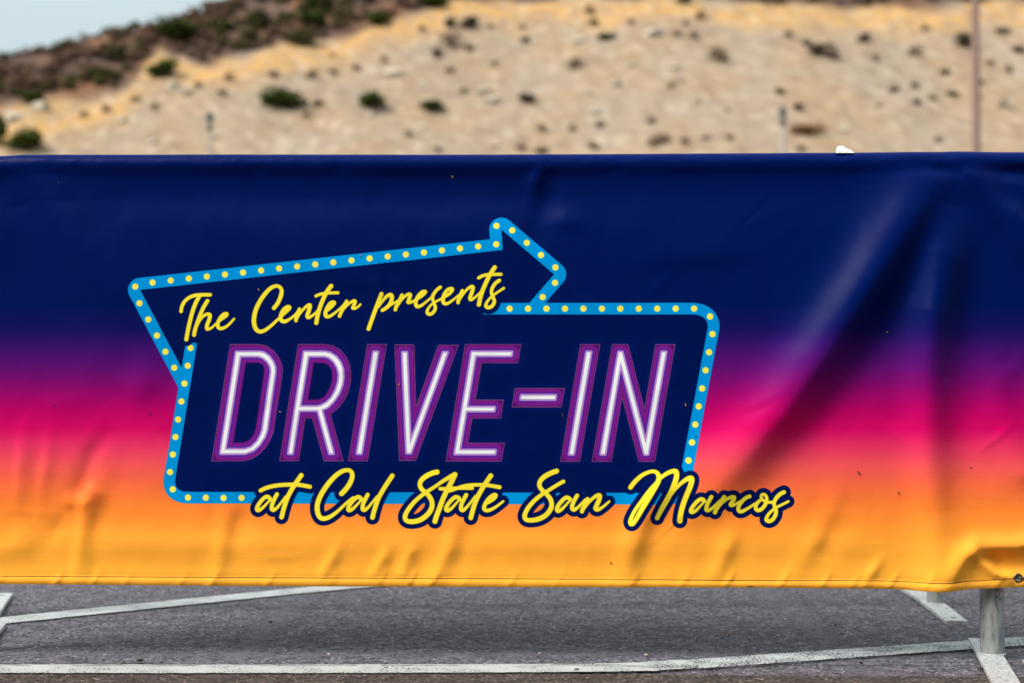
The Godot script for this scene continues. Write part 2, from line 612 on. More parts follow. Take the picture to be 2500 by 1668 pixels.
func build_plants_and_rocks() -> void:
	var green := []
	for s in 3:
		green.append(leaf_mesh(900, Color(0.016, 0.032, 0.006), Color(0.070, 0.100, 0.018), 100 + s, 0.06, 0.12))
	var olive := []
	for s in 3:
		olive.append(leaf_mesh(420, Color(0.040, 0.050, 0.020), Color(0.090, 0.092, 0.040), 200 + s, 0.06, 0.35))
	var dry := []
	for s in 3:
		dry.append(leaf_mesh(260, Color(0.12, 0.080, 0.058), Color(0.22, 0.155, 0.11), 300 + s, 0.06, 0.4))
	var dark := []
	for s in 2:
		dark.append(leaf_mesh(380, Color(0.035, 0.032, 0.020), Color(0.085, 0.066, 0.042), 400 + s, 0.06, 0.3))
	var rust := leaf_mesh(420, Color(0.13, 0.065, 0.028), Color(0.21, 0.11, 0.05), 500, 0.06, 0.3)
	var twig := twig_mesh(9)
	# bushes whose shape shows: [x, y of the foot, width, height in pixels, kind, label, group]
	var g_edge := "green bushes along the edge of the brush"
	var bushes := [
		[398, 190, 70, 52, "g", "round very dark green bush on the sandy tongue below the brush", ""],
		[72, 249, 62, 32, "g", "low bright green bush at the foot of the mauve brush", ""],
		[258, 194, 78, 30, "g", "long low green bush just above the sandy tongue", ""],
		[60, 368, 92, 56, "g", "broad green bush low on the slope, its foot hidden by the banner", ""],
		[-12, 352, 62, 80, "g", "tall dark green bush beside the broad one above the banner", ""],
		[684, 263, 106, 54, "g", "wide pointed green bush alone on the bare slope", ""],
		[904, 264, 76, 44, "g", "peaked green bush with a grey dead top on the bare slope", ""],
		[1054, 270, 74, 30, "g", "flat low green bush, last of three in a row on bare earth", ""],
		[288, 150, 66, 44, "o", "dark olive bush in the middle of the brown brush", ""],
		[430, 104, 104, 62, "g", "large rounded green bush high in the brown brush above the round dark one", ""],
		[557, 74, 42, 28, "g", "green bush in the brown brush", g_edge],
		[738, 112, 84, 44, "o", "green bush in the brown brush", g_edge],
		[760, 66, 70, 42, "g", "green bush in the brown brush", g_edge],
		[786, 24, 70, 34, "g", "green bush in the brown brush", g_edge],
		[924, 58, 66, 38, "g", "green bush in the brown brush", g_edge],
		[1050, 19, 76, 46, "g", "green bush in the brown brush", g_edge],
		[640, 60, 60, 44, "o", "green bush in the brown brush", g_edge],
		[612, 100, 56, 36, "o", "green bush in the brown brush", g_edge],
		[1102, 67, 34, 32, "o", "small upright dark bush on ochre soil just below the brush", ""],
		[1482, 98, 46, 24, "g", "small flat dark green bush on the wide bare slope", ""],
		[1670, 8, 34, 24, "g", "small dark green bush on ochre soil at the top of the bare slope", ""],
		[1322, 374, 44, 20, "o", "little green tuft behind the top edge of the banner", ""],
		[1971, 327, 72, 40, "r", "wide reddish brown dry bush beside the short lamp post", ""],
	]
	var k := 0
	for b in bushes:
		var p := on_slope(b[0], b[1])
		var dist := (p - EYE).length()
		var o := thing("bush", p - Vector3(0, 0.12, 0), k * 1.9)
		var wid: float = b[2] * dist / FOCAL * 1.12
		var hgt: float = b[3] * dist / FOCAL * 1.2
		var mesh: ArrayMesh = rust if b[4] == "r" else (green[k % 3] if b[4] == "g" else olive[k % 3])
		var f := put(mesh, "foliage", M.leaf, o)
		f.scale = Vector3(wid, hgt, wid)
		var t := put(twig, "stem", M.twig, o)
		t.scale = Vector3(wid, hgt, wid)
		tag(o, b[5], "bush", b[6])
		k += 1
	# small shrubs dotted over the bare earth
	var spots := [[812, 181, 26, "d"], [812, 139, 20, "y"], [1065, 139, 34, "d"], [776, 258, 30, "d"], [748, 285, 24, "y"], [870, 173, 30, "y"], [940, 150, 28, "y"], [765, 193, 34, "y"], [1032, 75, 26, "y"], [1131, 228, 26, "y"],
		[1100, 178, 30, "y"], [1150, 70, 54, "d"], [1094, 112, 60, "y"], [1143, 126, 32, "y"], [998, 332, 28, "y"], [664, 190, 36, "y"], [1067, 371, 26, "y"], [1289, 252, 50, "d"], [1446, 61, 30, "d"], [1438, 34, 32, "y"],
		[1282, 103, 26, "d"], [1279, 70, 26, "y"], [1407, 167, 50, "y"], [1652, 90, 30, "y"], [1698, 93, 34, "y"], [1713, 48, 34, "y"], [1675, 62, 22, "y"], [1542, 60, 24, "y"], [1593, 301, 28, "y"], [1468, 312, 32, "y"],
		[1598, 357, 46, "y"], [1622, 345, 36, "y"], [1675, 353, 38, "y"], [1721, 342, 28, "y"], [1779, 341, 28, "y"], [1322, 320, 30, "y"], [1394, 320, 30, "y"], [1445, 364, 34, "y"], [1271, 368, 28, "y"], [1639, 214, 24, "y"],
		[1753, 152, 54, "y"], [1923, 91, 26, "y"], [2002, 137, 66, "d"], [1971, 112, 30, "d"], [2034, 145, 40, "y"], [2112, 103, 38, "d"], [2140, 149, 24, "y"], [2260, 75, 24, "y"], [2234, 134, 40, "y"], [2350, 114, 60, "d"],
		[2447, 83, 34, "d"], [2490, 129, 36, "d"], [2417, 159, 26, "y"], [2464, 177, 26, "y"], [2306, 182, 26, "d"], [2182, 225, 28, "d"], [2235, 214, 26, "d"], [2237, 254, 26, "d"], [2275, 246, 24, "y"], [2326, 236, 32, "d"],
		[2146, 262, 24, "y"], [1951, 268, 32, "d"], [1902, 229, 26, "d"], [2395, 203, 26, "y"], [2293, 346, 26, "y"], [1955, 369, 28, "y"], [2390, 242, 24, "y"], [1210, 160, 26, "y"], [1200, 70, 24, "y"], [560, 196, 30, "y"],
		[380, 266, 26, "y"], [262, 276, 30, "y"], [330, 246, 26, "y"], [205, 285, 24, "y"], [485, 215, 28, "y"], [540, 232, 30, "y"]]
	k = 0
	var dark_ones := []
	var dry_ones := []
	for b in spots:
		var p := on_slope(b[0], b[1])
		var dist := (p - EYE).length()
		var is_dark: bool = b[3] == "d"
		var f := put(dark[k % 2] if is_dark else dry[k % 3], "dry_shrub", M.leaf)
		var wid: float = b[2] * dist / FOCAL * 1.1
		f.position = p - Vector3(0, 0.08, 0)
		f.rotation.y = k * 2.4
		f.scale = Vector3(wid, wid * (0.62 + 0.25 * rng.randf()), wid)
		if is_dark:
			tag(f, "small dark shrub dotted on the bare sandy slope", "shrub", "dark shrubs dotted over the bare slope")
		else:
			tag(f, "small faded brown dry shrub on the bare sandy slope", "shrub", "dry shrubs dotted over the bare slope")
		k += 1
		(dark_ones if is_dark else dry_ones).append([f, b[0], b[1]])
	label_by_marks(dark_ones, "small dark shrub")
	label_by_marks(dry_ones, "faded dry shrub")
	# pale boulders
	var boulders := []
	var rocks := [rock_mesh(1), rock_mesh(2), rock_mesh(3)]
	var stones := [[965, 183, 46], [1029, 214, 24], [1180, 227, 34], [1196, 247, 30], [1029, 313, 24], [906, 285, 26], [1596, 86, 44], [1501, 208, 24], [1437, 228, 28], [1644, 167, 24], [1657, 198, 26], [1207, 244, 28], [1774, 267, 22],
		[1455, 277, 24], [1210, 357, 22], [1412, 103, 30], [425, 218, 46], [462, 228, 30], [520, 334, 26], [30, 290, 40], [100, 268, 44], [302, 296, 24], [370, 352, 24], [700, 318, 22], [1540, 160, 22], [2450, 260, 40], [2060, 320, 26], [1700, 250, 22]]
	k = 0
	for b in stones:
		var p := on_slope(b[0], b[1])
		var wid: float = b[2] * (p - EYE).length() / FOCAL
		var f := put(rocks[k % 3], "boulder", M.rock)
		f.position = p + Vector3(0, wid * 0.06, 0)
		f.rotation = Vector3(0.5, k * 1.7, 0.2)
		f.scale = Vector3(wid, wid * 0.62, wid * 0.8)
		tag(f, "pale weathered boulder lying on the sandy slope", "boulder", "pale boulders on the bare slope")
		boulders.append([f, b[0], b[1]])
		k += 1
	label_by_marks(boulders, "pale boulder")
	# the uncountable brush of the upper slope
	var mm := MultiMesh.new()
	mm.transform_format = MultiMesh.TRANSFORM_3D
	mm.use_colors = true
	mm.mesh = leaf_mesh(150, Color(0.42, 0.36, 0.30), Color(0.9, 0.8, 0.72), 900, 0.09, 0.4)
	var xf := []
	var tint := []
	for i in 26000:
		var x := -100.0 + 190.0 * rng.randf()
		var z := -100.0 - 110.0 * rng.randf()
		var d := brush_depth(x, z)
		if d < 1.0 or rng.randf() > 0.55:
			continue
		if noise_a.get_noise_2d(x * 0.09, z * 0.09) < -0.30:
			continue
		var w := 0.8 + 1.5 * rng.randf()
		xf.append(Transform3D(Basis(Vector3.UP, rng.randf() * TAU).scaled(Vector3(w, w * (0.5 + 0.4 * rng.randf()), w)), Vector3(x, height_at(x, z) - 0.08, z)))
		var g := clampf(0.35 + 1.6 * noise_c.get_noise_2d(x * 0.1, z * 0.1) + 0.25 * rng.randfn(), 0.0, 1.0)
		tint.append(Color(0.27, 0.185, 0.155).lerp(Color(0.11, 0.125, 0.045), g))
	mm.instance_count = xf.size()
	for i in xf.size():
		mm.set_instance_transform(i, xf[i])
		mm.set_instance_color(i, tint[i])
	var br := MultiMeshInstance3D.new()
	br.multimesh = mm
	br.material_override = M.leaf
	br.name = "brush"
	add_child(br)
	br.set_meta("kind", "stuff")
	tag(br, "brown and olive brush covering the upper hillside", "brush")


func build_added_trees() -> void:
	# added dark trees, unseen behind the camera, so the vinyl mirrors no bright sky
	var crown := leaf_mesh(2600, Color(0.020, 0.030, 0.012), Color(0.050, 0.065, 0.024), 640, 0.045, 0.12)
	var st := start()
	tube(st, [Vector3(0, -0.05, 0), Vector3(0.01, 0.2, 0), Vector3(-0.01, 0.45, 0.01)], 0.028, 10)
	var trunk := commit(st)
	for i in 11:
		var x := -34.0 + 6.8 * i + 1.5 * rng.randfn()
		var o := thing("added_tree", Vector3(x, 0, 19.0 + 3.0 * rng.randf()), i * 1.1)
		var h := 13.0 + 3.0 * rng.randf()
		put(crown, "crown", M.leaf, o).scale = Vector3(h * 0.95, h * 1.05, h * 0.95)
		put(trunk, "trunk", M.twig, o).scale = Vector3(h, h, h)
		tag(o, "one of the added dark trees, unseen behind the camera, mirrored by the banner", "added_tree", "added trees mirrored by the banner")


# what stands near what on the hillside, so that alike shrubs and boulders can be told apart
var marks := [[398, 180, "the round very dark green bush"], [72, 240, "the low green bush at the foot of the brush"], [684, 245, "the wide pointed green bush"], [904, 245, "the peaked green bush"], [1054, 260, "the flat low green bush"],
	[1102, 55, "the small upright dark bush"], [1482, 92, "the small flat dark green bush"], [1971, 310, "the wide reddish brown bush"], [2380, 120, "the tall brown lamp post"], [1670, 8, "the dark green bush on ochre soil"], [1911, 280, "the short grey lamp post"], [512, 290, "the thin grey lamp post"], [60, 340, "the broad green bush above the banner"]]


func label_by_marks(list: Array, what: String) -> void:
	# list holds [node, x, y]; for each landmark the nearest one uphill, downhill and beside it gets a label of its own
	var done := {}
	for mk in marks:
		for way in ["just uphill of", "just downhill of", "close beside"]:
			var best := 170.0
			var pick: Array = []
			for e in list:
				if done.has(e[0]):
					continue
				var dx: float = absf(e[1] - mk[0])
				var dy: float = e[2] - mk[1]
				var ok := (dy < -18.0 and dx < 70.0) if way == "just uphill of" else ((dy > 18.0 and dx < 70.0) if way == "just downhill of" else absf(dy) <= 30.0)
				var dist := Vector2(dx, dy).length()
				if ok and dist < best:
					best = dist
					pick = e
			if pick:
				done[pick[0]] = true
				pick[0].set_meta("label", "%s %s %s" % [what, way, mk[2]])


func build_lamp_posts() -> void:
	lamp_post(2380, 46.0, -60.0, 0.122, M.pole_brown, "tall brown lamp post standing in front of the hillside")
	lamp_post(1911, 58.0, 268.0, 0.085, M.pole_grey, "short grey lamp post beside the reddish brown bush")
	lamp_post(512, 58.0, 282.0, 0.06, M.pole_grey, "thin grey lamp post in front of the pale foot of the slope")


func lamp_post(px: float, dist: float, top_px: float, r: float, m: Material, label: String) -> void:
	var d := ray(px, top_px)
	var top := EYE + d * (dist / -d.z)
	var o := thing("lamp_post", Vector3(top.x, 0, top.z))
	tag(o, label, "lamp post")
	var st := start()
	tube(st, [Vector3(0, 0, 0), Vector3(0, top.y * 0.5, 0), Vector3(0, top.y - 0.1, 0)], r, 12)
	put(commit(st), "pole", m, o)
	st = start()
	tube(st, [Vector3(0, -0.02, 0), Vector3(0, 0.55, 0)], 0.28, 16)
	put(commit(st), "footing", M.pole_grey, o)
	st = start()
	tube(st, [Vector3(0, top.y - 0.62, 0), Vector3(0, top.y - 0.50, 0)], r + 0.05, 12)
	put(commit(st), "collar", M.lamp_head, o)
	st = start()
	tube(st, [Vector3(0, top.y - 0.50, 0), Vector3(0, top.y - 0.12, 0)], r + 0.03, 12)
	put(commit(st), "lens", M.lamp_glass, o)
	st = start()
	for q in [[-0.14, 0.14], [0.0, 0.10]]:
		tube(st, [Vector3(0, top.y + q[0], 0), Vector3(0, top.y + q[0] + q[1], 0)], 0.17 - 0.04 * q[0] - (0.06 if q[0] == 0.0 else 0.0), 14)
	put(commit(st), "lamp_cap", M.lamp_head, o)


# ==================================================================== barriers

func build_barriers() -> void:
	# front barrier, carries the banner
	var pr := Vector3(1.021, 0, -3.150)
	var pl := Vector3(-1.172, 0, -3.232)
	barrier(pr, pl, 0.0252, 1.048, [[Vector3(1.061, 0, -3.358), Vector3(0.909, 0, -2.66)], [Vector3(-1.244, 0, -3.563), Vector3(-1.09, 0, -2.88)]], "galvanised crowd barrier that carries the printed banner", true)
	# rear barrier, only its feet show below the banner
	barrier(Vector3(1.102, 0, -3.860), Vector3(-1.311, 0, -3.72), 0.0198, 1.07, [[Vector3(1.124, 0, -4.19), Vector3(1.082, 0, -3.600)], [Vector3(-1.398, 0, -4.067), Vector3(-1.281, 0, -3.60)]], "galvanised crowd barrier standing behind the bannered one", false)


func barrier(pr: Vector3, pl: Vector3, r: float, top: float, feet: Array, label: String, bolted: bool) -> void:
	var base := (pr + pl) * 0.5
	var o := thing("crowd_barrier", base)
	tag(o, label, "barrier", "crowd barriers")
	var a := pl - base
	var b := pr - base
	var dir := (b - a).normalized()
	for p in [b, a]:
		var st := start()
		tube(st, [p + Vector3(0, 0.008, 0), p + Vector3(0, 0.3, 0), p + Vector3(0, top, 0)], r, 22)
		var post := put(commit(st), "post", M.galvanised, o)
		if bolted:
			var bs := start()
			var c: Vector3 = p + Vector3(0.009, 0.1435, r * 0.93)
			tube(bs, [c, c + Vector3(0.001, 0, 0.004)], 0.0095, 14)
			put(commit(bs), "washer", M.bolt, post)
			bs = start()
			tube(bs, [c + Vector3(0, 0, 0.003), c + Vector3(0.001, 0, 0.011)], 0.0052, 6)
			put(commit(bs), "bolt", M.bolt, post)
	for h in [[top, 0.021], [0.225, 0.017]]:
		var st := start()
		var off: Vector3 = Vector3(0, h[0], 0)
		tube(st, [a + off, b + off], h[1], 18)
		put(commit(st), "rail", M.galvanised, o)
	var n := 17
	for i in n:
		var p := a.lerp(b, float(i + 1) / (n + 1))
		var st := start()
		tube(st, [p + Vector3(0, 0.225, 0), p + Vector3(0, top, 0)], 0.008, 10)
		put(commit(st), "bar", M.galvanised, o)
	# feet: flat steel bars, humped a little under the post and bent down to the ground at both ends
	for k in 2:
		var p: Vector3 = [b, a][k]
		var f: Array = feet[k]
		var back: Vector3 = f[0] - base
		var front: Vector3 = f[1] - base
		var st := start()
		st.set_smooth_group(-1)
		var hw := 0.0265
		var th := 0.009
		var along := (front - back).normalized()
		var side := Vector3(-along.z, 0, along.x)
		var rows := []
		var total := (front - back).length()
		for i in 13:
			var q := back.lerp(front, i / 12.0)
			var lift := 0.016 * clampf(minf(i / 12.0, 1.0 - i / 12.0) * total / 0.22, 0.0, 1.0)
			lift = smoothstep(0.0, 1.0, lift / 0.016) * 0.004
			rows.append(q + Vector3(0, lift, 0))
		for i in rows.size() - 1:
			var u: Vector3 = rows[i]
			var w: Vector3 = rows[i + 1]
			var up := Vector3(0, th, 0)
			var bev := 0.0015
			var e := side * hw
			var e2 := side * (hw - bev)
			var um := up - Vector3(0, bev, 0)
			quad(st, u + up - e2, w + up - e2, w + up + e2, u + up + e2)
			quad(st, u + um - e, w + um - e, w + up - e2, u + up - e2)
			quad(st, u + up + e2, w + up + e2, w + um + e, u + um + e)
			quad(st, u - e, w - e, w + um - e, u + um - e)
			quad(st, u + um + e, w + um + e, w + e, u + e)
			quad(st, u + e, w + e, w - e, u - e)
		for e in [[rows[0], 1.0], [rows[-1], -1.0]]:
			var u: Vector3 = e[0]
			var s: Vector3 = side * hw * e[1]
			quad(st, u - s, u - s + Vector3(0, th, 0), u + s + Vector3(0, th, 0), u + s)
		var foot := put(commit(st), "foot", M.plate, o)
		# fixing holes near the ends, drawn as flat black discs, and the weld bead round the post
		for q in [rows[0] + along * 0.045, rows[-1] - along * 0.045]:
			var hs := start()
			tube(hs, [q + Vector3(0, th - 0.001, 0), q + Vector3(0, th + 0.0006, 0)], 0.0075, 14)
			put(commit(hs), "fixing_hole", M.black_plastic, foot)
		var ring := TorusMesh.new()
		ring.inner_radius = r - 0.001
		ring.outer_radius = r + 0.0025
		ring.rings = 24
		ring.ring_segments = 8
		var wd := put(ring, "weld", M.plate, foot)
		wd.position = p + Vector3(0, 0.0135, 0)


# ==================================================================== banner

const BX0 := -150.0
const BX1 := 2524.0
const TX0 := -384.0
const TY0 := 356.0
const TW := 2048
const TS := 0.7014        # texture pixels per photo pixel
const TH := 770


# The sheet has coordinates of its own, in units of 1/1150 m: x along the rail, y down the cloth.
const UNIT := 1150.0
const SHEET_AT := Vector3(0, 0, -3.14)
var along_rail := Vector3(1.0, 0, 0.036).normalized()
var off_sheet := Vector3(-0.036, 0, 1.0).normalized()


func sheet_point(x: float, y: float, w: float) -> Vector3:
	# a point of the hanging sheet, w metres in front of its mean plane
	return SHEET_AT + along_rail * ((x - 1250.0) / UNIT) + Vector3(0, 1.4007 - y / UNIT, 0) + off_sheet * w


func flat(px: float, py: float) -> Vector2:
	# sheet coordinates of what the photo shows at a pixel of the banner
	var d := ray(px, py)
	var p := EYE + d * (off_sheet.dot(SHEET_AT - EYE) / off_sheet.dot(d))
	return Vector2(1250.0 + along_rail.dot(p - SHEET_AT) * UNIT, (1.4007 - p.y) * UNIT)


func flat_curve(pts: Array) -> Array:
	var o := []
	for p in pts:
		var q := flat(p[0], p[1])
		var r := [q.x, q.y]
		if p.size() > 2:
			r.append(p[2])
		o.append(r)
	return o


func curve_y(px: float, pts: Array) -> float:
	if px <= pts[0][0]:
		return pts[0][1]
	for i in pts.size() - 1:
		if px <= pts[i + 1][0]:
			var k: float = (px - pts[i][0]) / (pts[i + 1][0] - pts[i][0])
			k = k * k * (3.0 - 2.0 * k)
			return lerpf(pts[i][1], pts[i + 1][1], k)
	return pts[-1][1]


var TOP := [[-372, 384], [0, 377], [60, 374], [400, 373.5], [1250, 373], [1500, 372], [2000, 369], [2300, 367], [2524, 367]]
var BOTTOM := [[-372, 1426], [0, 1426.5], [200, 1428], [600, 1431], [1200, 1433.5], [1800, 1435], [2150, 1438], [2285, 1443.5], [2400, 1437], [2524, 1433]]
var STITCH := [[-372, 1406], [0, 1407], [400, 1409], [800, 1411], [1200, 1412.5], [1700, 1416], [2100, 1417.5], [2280, 1421.5], [2380, 1418], [2480, 1411], [2524, 1411]]

var folds := []


func fold(amp: float, s_left: float, s_right: float, pts: Array) -> void:
	# a crease or swell in the sheet: height amp (mm) along pts [x, y, share of the height],
	# falling off over s_left / s_right pixels to either side (left and right going along pts)
	pts = flat_curve(pts)
	var lo := Vector2(1e9, 1e9)
	var hi := Vector2(-1e9, -1e9)
	for p in pts:
		lo = lo.min(Vector2(p[0], p[1]))
		hi = hi.max(Vector2(p[0], p[1]))
	var m := 2.6 * maxf(s_left, s_right)
	folds.append([amp * 0.001, s_left, s_right, pts, lo - Vector2(m, m), hi + Vector2(m, m)])


func make_folds() -> void:
	# right side: the sheet is pulled up to the tie at the top right and hangs in long diagonal swells
	fold(46, 72, 56, [[2300, 395, 0.15], [2225, 520, 0.7], [2120, 690, 1], [2000, 870, 1], [1900, 1010, 0.8], [1790, 1140, 0.45], [1690, 1240, 0.15]])
	fold(-9, 70, 70, [[2290, 470, 0.2], [2200, 700, 0.9], [2090, 870, 1], [1990, 1010, 0.8], [1880, 1150, 0.4]])
	fold(40, 48, 60, [[2330, 500, 0.1], [2300, 620, 0.7], [2272, 760, 1], [2262, 920, 0.75], [2270, 1080, 0.5], [2284, 1250, 0.4], [2294, 1380, 0.45], [2290, 1440, 0.5]])
	fold(-6, 40, 60, [[2345, 700, 0.3], [2325, 900, 0.8], [2325, 1100, 0.9], [2330, 1250, 0.7], [2330, 1330, 0.2]])
	fold(10, 36, 36, [[2420, 850, 0.1], [2440, 1000, 0.8], [2500, 1150, 0.8]])
	# the tie at the top right: a gathered tongue with a shadowed pocket on either side
	fold(14, 26, 40, [[2350, 392, 1], [2385, 450, 0.9], [2430, 520, 0.7], [2500, 610, 0.7], [2540, 660, 0.5]])
	fold(-14, 22, 26, [[2262, 404, 0.3], [2300, 406, 1], [2330, 412, 0.4]])
	fold(-15, 24, 30, [[2430, 402, 0.6], [2470, 410, 1], [2540, 418, 1]])
	fold(10, 26, 22, [[2440, 500, 0.2], [2475, 520, 0.9], [2524, 575, 1]])
	# lower right: crumple pulled towards the eyelet
	fold(15, 15, 25, [[2308, 1428, 0.0], [2330, 1396, 0.35], [2352, 1362, 0.75], [2382, 1340, 1], [2430, 1336, 1], [2475, 1334, 0.8], [2524, 1322, 0.9]])
	fold(7, 26, 26, [[2306, 1432, 0.2], [2326, 1396, 0.8], [2350, 1350, 1], [2380, 1325, 0.7]])
	fold(-12, 26, 26, [[2400, 1352, 0.6], [2440, 1368, 1], [2490, 1380, 1], [2524, 1384, 1]])
	fold(13, 13, 15, [[2368, 1342, 0.3], [2395, 1372, 0.9], [2430, 1398, 1], [2465, 1408, 0.8]])
	fold(-8, 12, 12, [[2420, 1360, 0.3], [2450, 1390, 1], [2470, 1396, 0.6]])
	# middle: dark trough under the rail, dents where the rail bears
	fold(-9, 60, 75, [[-372, 470, 0.5], [150, 468, 0.4], [420, 470, 0.8], [700, 474, 1], [1100, 470, 1], [1300, 470, 0.9], [1700, 465, 0.7], [2050, 460, 0.5]])
	fold(-5, 12, 16, [[600, 404, 0.2], [630, 408, 1], [660, 404, 0.2]])
	fold(-5, 12, 16, [[800, 404, 0.2], [830, 408, 1], [860, 404, 0.2]])
	fold(-6, 14, 18, [[1270, 402, 0.2], [1300, 406, 1], [1330, 402, 0.2]])
	fold(7, 18, 22, [[1318, 412, 0.7], [1305, 445, 1], [1300, 480, 0.2]])
	fold(-6, 26, 34, [[1345, 420, 0.5], [1330, 500, 1], [1310, 560, 0.7], [1290, 610, 0.1]])
	fold(4, 20, 26, [[1330, 545, 0.2], [1380, 540, 1], [1440, 552, 0.2]])
	fold(-5, 14, 16, [[1475, 404, 0.3], [1500, 410, 1], [1530, 408, 0.2]])
	fold(5, 30, 50, [[1560, 640, 0.2], [1700, 622, 1], [1850, 612, 0.2]])
	# left: faint swell running down from the post
	fold(9, 46, 60, [[65, 402, 0.6], [120, 480, 1], [190, 600, 0.9], [255, 720, 0.7], [300, 850, 0.3], [330, 1000, 0.1]])
	fold(-7, 60, 60, [[10, 470, 0.5], [70, 640, 1], [150, 800, 0.7], [220, 900, 0.3]])
	fold(6, 40, 40, [[380, 850, 0.2], [360, 930, 0.8], [320, 980, 0.2]])
	fold(-6, 60, 50, [[300, 840, 0.3], [290, 960, 1], [370, 1060, 0.3]])
	# left, lower: soft pleats and a small crumple
	fold(4, 16, 22, [[60, 1040, 0.3], [52, 1130, 1], [40, 1240, 0.4]])
	fold(3.5, 14, 20, [[120, 1060, 0.3], [110, 1150, 1], [100, 1220, 0.3]])
	fold(-5, 22, 22, [[262, 1060, 0.3], [225, 1110, 0.9], [200, 1180, 1], [170, 1230, 0.4]])
	fold(9, 20, 30, [[240, 1180, 0.2], [228, 1200, 1], [212, 1235, 0.9], [205, 1290, 0.7], [196, 1360, 0.6], [186, 1430, 0.3]])
	fold(6, 18, 22, [[152, 1240, 0.2], [172, 1226, 1], [200, 1228, 0.6]])
	fold(-3, 20, 28, [[252, 1230, 0.2], [240, 1270, 1], [226, 1320, 0.8], [212, 1350, 0.1]])
	fold(-4, 22, 22, [[150, 1262, 0.3], [140, 1290, 1], [110, 1330, 0.2]])
	fold(4, 26, 34, [[70, 1290, 0.3], [50, 1330, 1], [-40, 1360, 0.6]])
	# a long swell just above the hem, then pleats that break it up
	fold(3.6, 42, 30, [[-372, 1318, 0.6], [60, 1312, 0.4], [330, 1326, 1], [520, 1330, 0.9], [760, 1328, 0.9], [1050, 1326, 0.7], [1300, 1328, 0.9], [1500, 1330, 0.8], [1800, 1325, 0.5], [2100, 1325, 0.6]])
	fold(-1.6, 32, 32, [[-372, 1375, 0.6], [330, 1372, 0.9], [600, 1374, 0.8], [900, 1370, 0.7], [1250, 1372, 0.9], [1500, 1374, 0.7], [1800, 1376, 0.6], [2200, 1374, 0.6]])
	fold(-5, 22, 30, [[588, 1236, 0.2], [584, 1270, 0.9], [574, 1310, 1], [560, 1350, 0.3]])
	fold(5, 22, 26, [[556, 1260, 0.3], [548, 1330, 1], [530, 1400, 0.7], [520, 1430, 0.2]])
	fold(5, 14, 18, [[832, 1322, 0.2], [815, 1360, 1], [790, 1400, 0.6]])
	fold(5, 14, 18, [[950, 1330, 0.2], [938, 1360, 1], [910, 1405, 0.6]])
	fold(6, 22, 24, [[1062, 1262, 0.1], [1110, 1290, 0.5], [1102, 1340, 1], [1070, 1400, 0.8], [1030, 1432, 0.4]])
	fold(-3, 22, 28, [[1160, 1280, 0.2], [1130, 1320, 1], [1110, 1370, 0.7], [1080, 1410, 0.2]])
	fold(6, 16, 20, [[985, 1330, 0.2], [1000, 1350, 0.9], [985, 1400, 0.8]])
	fold(10, 38, 30, [[1680, 1165, 0.1], [1610, 1200, 0.8], [1570, 1270, 0.9], [1545, 1340, 1], [1530, 1420, 0.6]])
	fold(-3, 28, 36, [[1640, 1240, 0.3], [1600, 1290, 1], [1570, 1360, 0.8], [1550, 1420, 0.2]])
	fold(6, 22, 22, [[1800, 1290, 0.3], [1775, 1340, 1], [1750, 1400, 0.6]])
	fold(4.5, 30, 28, [[2045, 1190, 0.2], [2028, 1250, 0.8], [2000, 1310, 1], [1960, 1370, 0.9], [1930, 1415, 0.6]])
	fold(-3, 24, 28, [[2050, 1250, 0.2], [2030, 1300, 0.9], [2010, 1345, 1], [1990, 1365, 0.1]])
	fold(5, 12, 14, [[2150, 1365, 0.3], [2130, 1395, 1], [2110, 1425, 0.5]])
	# small slanting puckers along the hem
	var r := RandomNumberGenerator.new()
	r.seed = 31
	var x := -350.0
	while x < 2500.0:
		x += 45.0 + 110.0 * r.randf()
		var a := 0.7 + 1.5 * r.randf()
		fold(a, 9, 6, [[x + 16, 1392, 0.2], [x + 6, 1412, 1], [x - 8, 1430, 0.9]])
	# faint crumples all over, as in any rolled-up vinyl
	for i in 46:
		var cx := -350.0 + 2850.0 * r.randf()
		var cy := 480.0 + 900.0 * r.randf()
		var ang := r.randf() * TAU
		var len := 30.0 + 90.0 * r.randf()
		var dv := Vector2(cos(ang), sin(ang) * 0.7) * len
		var sg := 7.0 + 13.0 * r.randf()
		fold((0.5 + 0.9 * r.randf()) * (1.0 if r.randf() < 0.5 else -1.0), sg, sg * 1.4, [[cx - dv.x, cy - dv.y, 0.1], [cx, cy + 4.0, 1], [cx + dv.x, cy + dv.y, 0.1]])


func sheet_offset(px: float, py: float) -> float:
	var w := 0.0
	var p := Vector2(px, py)
	for f in folds:
		var lo: Vector2 = f[4]
		var hi: Vector2 = f[5]
		if px < lo.x or py < lo.y or px > hi.x or py > hi.y:
			continue
		var pts: Array = f[3]
		var best := 1e9
		var share := 0.0
		var side := 0.0
		for i in pts.size() - 1:
			var ax: float = pts[i][0]
			var ay: float = pts[i][1]
			var dx: float = pts[i + 1][0] - ax
			var dy: float = pts[i + 1][1] - ay
			var k := clampf(((px - ax) * dx + (py - ay) * dy) / (dx * dx + dy * dy), 0.0, 1.0)
			var ex := px - ax - dx * k
			var ey := py - ay - dy * k
			var d2 := ex * ex + ey * ey
			if d2 < best:
				best = d2
				share = lerpf(pts[i][2], pts[i + 1][2], k)
				side = dx * (py - ay) - dy * (px - ax)
		var sg: float = f[1] if side > 0.0 else f[2]
		w += f[0] * share * exp(-best / (sg * sg))
	w += 0.0030 * noise_a.get_noise_2d(px * 0.0021, py * 0.0016) + 0.0009 * noise_c.get_noise_2d(px * 0.007, py * 0.005)
	return w


